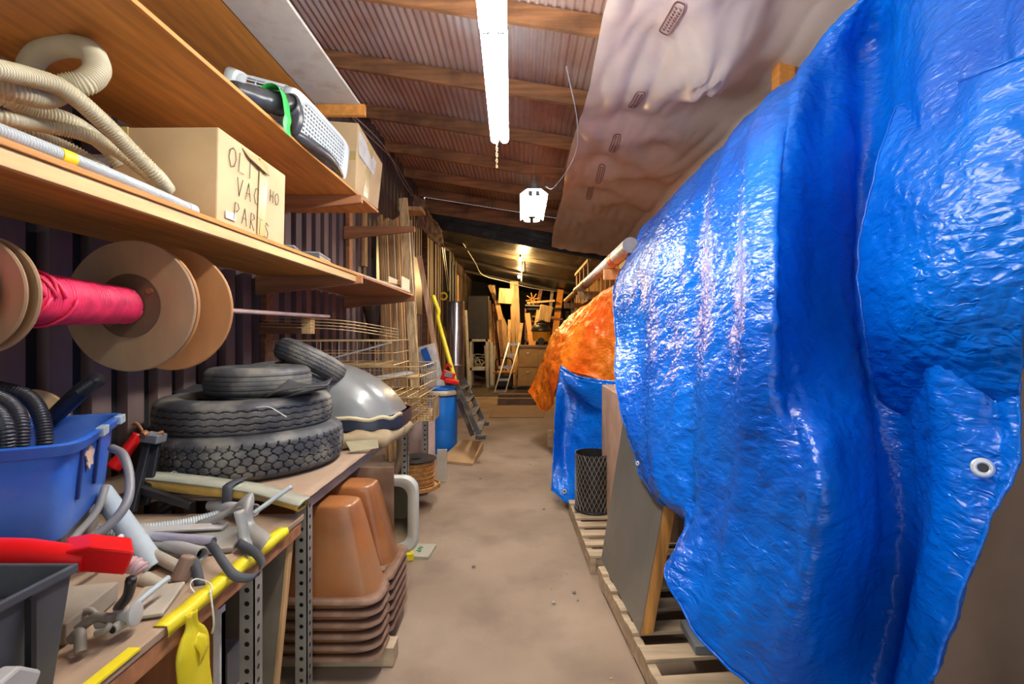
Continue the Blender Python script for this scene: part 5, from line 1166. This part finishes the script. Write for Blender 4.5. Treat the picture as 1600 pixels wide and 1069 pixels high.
# ================= far end =================
BLK = mat('matt_black_panel', (.018,.018,.02), .6)
r = T('black_cabinet', 'square black cabinet standing on a white metal stand at the far left', 'cabinet', P(746,527,14.5))
a, b = P(730,530.3,14.2), P(763,462,14.2)
m = M(); m.box(a.x,b.x,14.2,14.7,a.z,b.z); m.build('body', BLK, r, bevel=.01)
m = M(); m.box(a.x+.03,b.x-.03,14.185,14.198,a.z+.03,b.z-.03); m.build('front', mat('black_front', (.045,.045,.05), .5), r)
r = T('metal_stand', 'white painted metal stand under the black cabinet', 'stand', P(748,560,14.5))
a, b = P(734,598,14.1), P(762,530,14.1)
for x in (a.x, b.x-.06):
    for y in (14.1, 14.6): m = M(); m.box(x,x+.06,y,y+.05,.003,b.z); m.build('leg', WHITE, r)
m = M(); m.box(a.x,b.x,14.1,14.65,b.z-.07,b.z-.0); m.build('top', WHITE, r)
m = M(); m.box(a.x,b.x,14.1,14.65,.5,.58); m.build('shelf', WHITE, r)
rr0 = random.Random(5); m = M(); cc = V(((a.x+b.x)/2, 14.35, .78))
m.tube(cr([cc+V((rr0.uniform(-.16,.16), rr0.uniform(-.1,.1), rr0.uniform(-.16,.18))) for k in range(22)], 6), .012, 6); m.build('wire_bundle', LGREY, label='tangle of pale wire on the shelf of the white metal stand', cat='wire')
# poles and pipes at the far left
for k, (x0, y0, x1, y1, Y, r_, mt, lb) in enumerate(((733,596,727,485,13.2,.05,WHITE,'white pipe leaning left of the metal stand'), (722,592,716,500,12.6,.03,WHITE,'thin pale pipe left of the white pipe'), (768,590,767,535,14.5,.06,WHITE,'short white post right of the metal stand'), (762,595,758,540,14.0,.04,LGREY,'grey pipe standing at the stand corner'), (770,580,772,540,14.8,.05,LGREY,'pale post beside the short white post'))):
    m = M(); p = P(x0,y0,Y); p.z = .005; m.tube([p, P(x1,y1,Y+.1)], r_, 10); m.build('upright_pipe', mt, label=lb, cat='pipe', smooth=40)
for k, (x, z1, mt) in enumerate(((719,3.6,BLK),(727,3.4,BLK),(736,3.4,BLK),(744,3.2,WOODT))):
    Y = 12.0+k*.5; X = LW+.05; m = M(); m.box(LW-.01, X+.12, Y, Y+.25, 1.75+.0*k, z1); m.build('wall_panel', mt, label=('nearest black panel','second black panel','third black panel','tan slatted panel')[k]+' hanging on the far left wall above the black cabinet', cat='panel', group='panels on the far left wall')
# sticks and boards: (px bottom, py bottom, px top, py top, Y, width, thick, material, label)
Z4 = wood('bright_lumber', (.5,.31,.13), 2, .2)
ST = [(792,560,777,470,15.3,.14,.05,Z4,'pale board slanting left, lower of the far left pair'),(802,540,765,446,16.0,.11,.1,Z4,'long square pale timber slanting up to the left'),(780,520,771,446,16.2,.1,.05,WOODZ,'pale timber just right of the slanting square one'),
 (800,575,778,478,14.9,.15,.06,Z4,'wide pale plank in front slanting left'),(803,575,800,440,15.4,.13,.05,Z4,'tall pale plank standing straight in the middle of the far junk'),(811,560,806,440,15.6,.16,.05,Z4,'tallest wide pale plank under the far bulb'),
 (832,520,845,453,16.0,.12,.06,WOODX,'dark weathered plank leaning right under the far ceiling'),(858,500,863,453,16.4,.1,.06,SM[2],'grey plank standing upright at the far right'),(870,500,876,453,15.8,.2,.04,WOODO,'orange wide board standing at the far right'),
 (828,520,824,490,15.2,.16,.05,WOODO,'short orange board above the vacuum cleaner'),(836,520,842,485,15.2,.14,.05,WOODT,'short tan board right of the short orange board'),(776,560,772,475,15.6,.12,.05,WOODR,'reddish post among the left sticks'),
 (768,540,764,470,15.8,.14,.04,WOODT,'tan board behind the black cabinet corner'),(785,575,781,500,14.7,.1,.05,WOODX,'dark post left of the aluminium ramp'),(795,560,796,500,15.0,.09,.05,SM[3],'yellowish batten among the middle sticks'),(806,575,815,505,15.1,.1,.04,SM[3],'yellowish batten leaning right beside the cabinet')]
for q in ST:
    a = P(q[0], q[1], q[4]); b = P(q[2], q[3], q[4]+.35); a = a+(a-b)*((a.z-.01)/(b.z-a.z)); m = M(); m.beam(a, b, q[5], q[6], (0,1,0)); m.build('timber_board', q[7], label=q[8], cat='timber', group='timber leaning at the far end')
m = M(); m.obox(P(790,463,15.6), (.44,.2,.48), (0,.08,0)); m.build('plywood_box', WOODZ, label='pale plywood box wedged among the far timber', cat='box', bevel=.006)
m = M(); m.obox(P(852,490,15.0), (.4,.05,.5), (0,.2,.2)); m.build('chair_back', WOODZ, label='pale rounded wooden seat back at the far right', cat='seat back', bevel=.02)
# orange star wheel
r = T('star_wheel', 'orange spoked wheel high on the far junk heap', 'wheel', P(832,468,15.6)); c = P(832,468,15.75)
for k in range(4):
    a = k*PI/4+.2; m = M(); m.beam(c-V((.22*math.cos(a),0,.22*math.sin(a))), c+V((.22*math.cos(a),0,.22*math.sin(a))), .03, .03, (0,1,0)); m.build('spoke', WOODO, r)
for k, (x, y, w_, h_, mt, lb) in enumerate(((845,472,.9,.06,WOODL,'pale board lying flat on the far heap'), (850,483,1.1,.05,BLK,'black board lying flat on the far heap'), (835,478,.6,.05,GREY,'grey board under the orange wheel'), (855,497,1.0,.06,WOODX,'dark beam lying lower on the far heap'))):
    m = M(); m.obox(P(x,y,15.9), (w_,.3,h_), (0,-.08+.06*k,0)); m.build('flat_board', mt, label=lb, cat='board')
r = T('storage_rack', 'dark shelf rack behind the timber, carrying the far heap', 'rack', (.7,16.4,0))
m = M(); m.box(.1,1.9,15.9,17.2,1.95,2.0).box(.1,1.9,15.9,17.2,1.3,1.35); m.build('shelves', WOODX, r)
for x in (.1, 1.85): m = M(); m.box(x,x+.05,15.9,15.95,.003,2.4); m.build('post', WOODX, r)
rn = random.Random(11)
for k in range(14):
    x = .15+.12*k; hh = .15+.25*rn.random(); z = (1.352, 2.002)[k%2]; m = M(); m.obox((x+.03, 16.0+.3*rn.random(), z+hh/2), (.1+.06*rn.random(),.2,hh), (0,0,0))
    m.build('small_carton', (CARD, BLK, WOODT, GREY, WOODX)[k%5], label='%s small item on the %s shelf of the far rack, %s from the left' % (('tan carton','black','wood toned','grey','dark brown')[k%5], ('lower','upper')[k%2], ('first','second','third','fourth','fifth','sixth','seventh')[k//2]), cat='box', group='small items on the far rack')
# vacuum cleaner
r = T('shop_vacuum', 'yellow and black workshop vacuum on the tan drawer cabinet', 'vacuum cleaner', P(844,530,14.0)); c = P(846,533,13.9)
m = M(); m.lathe([(.001,0),(.24,0),(.27,.27),(.28,.28),(.001,.28)], c, n=32); m.build('tank', mat('amber_plastic', (.6,.3,.03), .4), r, smooth=40)
m = M(); m.lathe([(.285,.27),(.3,.3),(.28,.36),(.2,.45),(.1,.5),(.001,.52)], c, n=32); m.build('motor_head', BLACK, r, smooth=40)
m = M(); m.tube(cr([c+V((-.15,-.1,.5)), c+V((0,-.12,.58)), c+V((.15,-.1,.5))], 6), .025, 8); m.build('handle', BLACK, r, smooth=True)
m = M(); m.cyl(c+V((-.02,-.3,.0)), c+V((-.02,-.24,.0)), .1); m.build('wheel', BLACK, r)
# drawer cabinet
DW = mat('tan_laminate', (.45,.28,.1), .5)
r = T('drawer_cabinet', 'tan drawer cabinet with a grey top at the far end', 'cabinet', (.2,13.5,0))
a, b = P(809,597,13.4), P(880,540,13.4)
m = M(); m.box(a.x,b.x,13.4,14.3,.1,b.z-.06); m.build('body', DW, r, bevel=.006)
m = M(); m.box(a.x-.04,b.x+.04,13.35,14.35,b.z-.06,b.z+.0); m.build('top', mat('grey_brown_top', (.25,.19,.13), .6), r, bevel=.004)
m = M(); m.box(a.x+.03,b.x-.03,13.42,14.2,.003,.1); m.build('plinth', BLACK, r)
for z0, z1 in ((.13,.62),(.65,1.14)):
    m = M(); m.box(a.x+.03,a.x+.55,13.375,13.398,z0,z1*1.0 if z1 < b.z-.08 else b.z-.08); dr = m.build('drawer', DW, r, bevel=.003)
    m = M(); m.tube(cr([V((a.x+.22,13.372,z1-.1)),V((a.x+.28,13.35,z1-.12)),V((a.x+.35,13.372,z1-.1))], 5), .008, 6); m.build('handle', STEEL, dr)
# lawn machine silhouette, ramp
r = T('generator', 'dark machine with a curved handle on the floor left of the ramp', 'machine', P(787,580,14.0)); c = P(788,590,13.8); c.z = .003
m = M(); m.obox(c+V((0,0,.25)), (.5,.5,.4)); m.build('engine', BLACK, r, bevel=.05)
m = M(); m.tube(cr([c+V((-.22,-.26,.5)),c+V((-.2,-.28,.85)),c+V((.2,-.28,.85)),c+V((.22,-.26,.5))], 6), .02, 8); m.build('handle', BLACK, r, smooth=True)
for s in (-.1, .08): m = M(); m.cyl(c+V((s,-.27,.62)), c+V((s,-.3,.62)), .05); m.build('gauge', WHITE, r)
m = M(); m.obox(c+V((0,0,.47)), (.62,.52,.05)); m.build('deck', WOODR, r, bevel=.01)
r = T('aluminium_ramp', 'narrow aluminium ramp leaning on the tan drawer cabinet', 'ramp', P(795,600,12.5))
A, B = P(781,603,12.6), P(803,536,13.25); A.z = .03; sx = V((.14,0,0))
for s in (-1, 1): m = M(); m.beam(A+sx*s, B+sx*s, .03, .05, (0,1,0)); m.build('side_rail', STEEL, r)
for t in (.02, .25, .5, .75, .97): m = M(); m.beam(A.lerp(B,t)-sx, A.lerp(B,t)+sx, .06, .03, (0,1,0)); m.build('rung', STEEL, r)
for k, (y, Y) in enumerate(((622, 11.4), (630, 10.6))):
    m = M(); m.box(-.55+.03*k-.0,.45,Y,Y+.2,.003,.13); m.build('floor_beam', mat('weathered_beam%d' % k, (.2,.13,.09), .8, var=.2), label=('farther','nearer')[k]+' of two weathered beams lying across the aisle floor', cat='beam', group='beams on the floor')
m = M(); m.hexa([(-.6,8.9,.003),(.4,8.9,.003),(.5,10.3,.003),(-.6,10.3,.003),(-.6,8.9,.012),(.4,8.9,.012),(.5,10.3,.012),(-.6,10.3,.012)]); m.build('floor_board', mat('brown_floor_board', (.27,.16,.09), .75), label='thin brown board lying flat on the floor before the beams', cat='board')
DR = mat('dark_floor_tone', (.09,.07,.055), .9, var=.3)
m = M(); m.box(-1.9,1.9,12.0,YE-.1,.003,.012); m.build('floor_dark_sheet', DR, kind='structure')  # thin darker sheet over the far part of the floor
m = M(); m.box(.35,.42,6.55,6.65,.003,.22)
m.build('timber_stub', PAL, label='short timber stub on the floor under the orange tarpaulin', cat='timber')
# hanging string lights cable at the far end
m = M(); m.tube(cr([P(700,345,10.2),P(722,378,11.5),P(742,410,13),P(755,430,14.5),P(790,440,15.5),P(830,450,16),P(870,456,16.5)], 8), .012, 6); m.build('ceiling_cable', CORD, label='pale cable draped along the far black ceiling from the left wall', cat='cable', smooth=True)
m = M(); m.tube([P(817,365,10.0), P(816,400,12), P(815,440,15)], .025, 6); m.build('ceiling_conduit', STEEL, label='straight conduit along the middle of the far black ceiling', cat='conduit')
# pebbles and scraps on the floor
rn = random.Random(2)
for k in range(26):
    Y = rn.uniform(1.9, 7); x = rn.uniform(-.5, .4); s = rn.uniform(.005, .013); m = M()
    m.lathe([(.0005,0),(s,s*.3),(s*.9,s*.8),(.0005,s*1.1)], (x, Y, .004), (rn.uniform(-.2,.2),rn.uniform(-.2,.2),1), 7)
    m.build('pebble', (LGREY, GREY, CARD)[k%3], label='tiny pebble on the dusty aisle floor', cat='pebble', group='pebbles on the aisle floor')
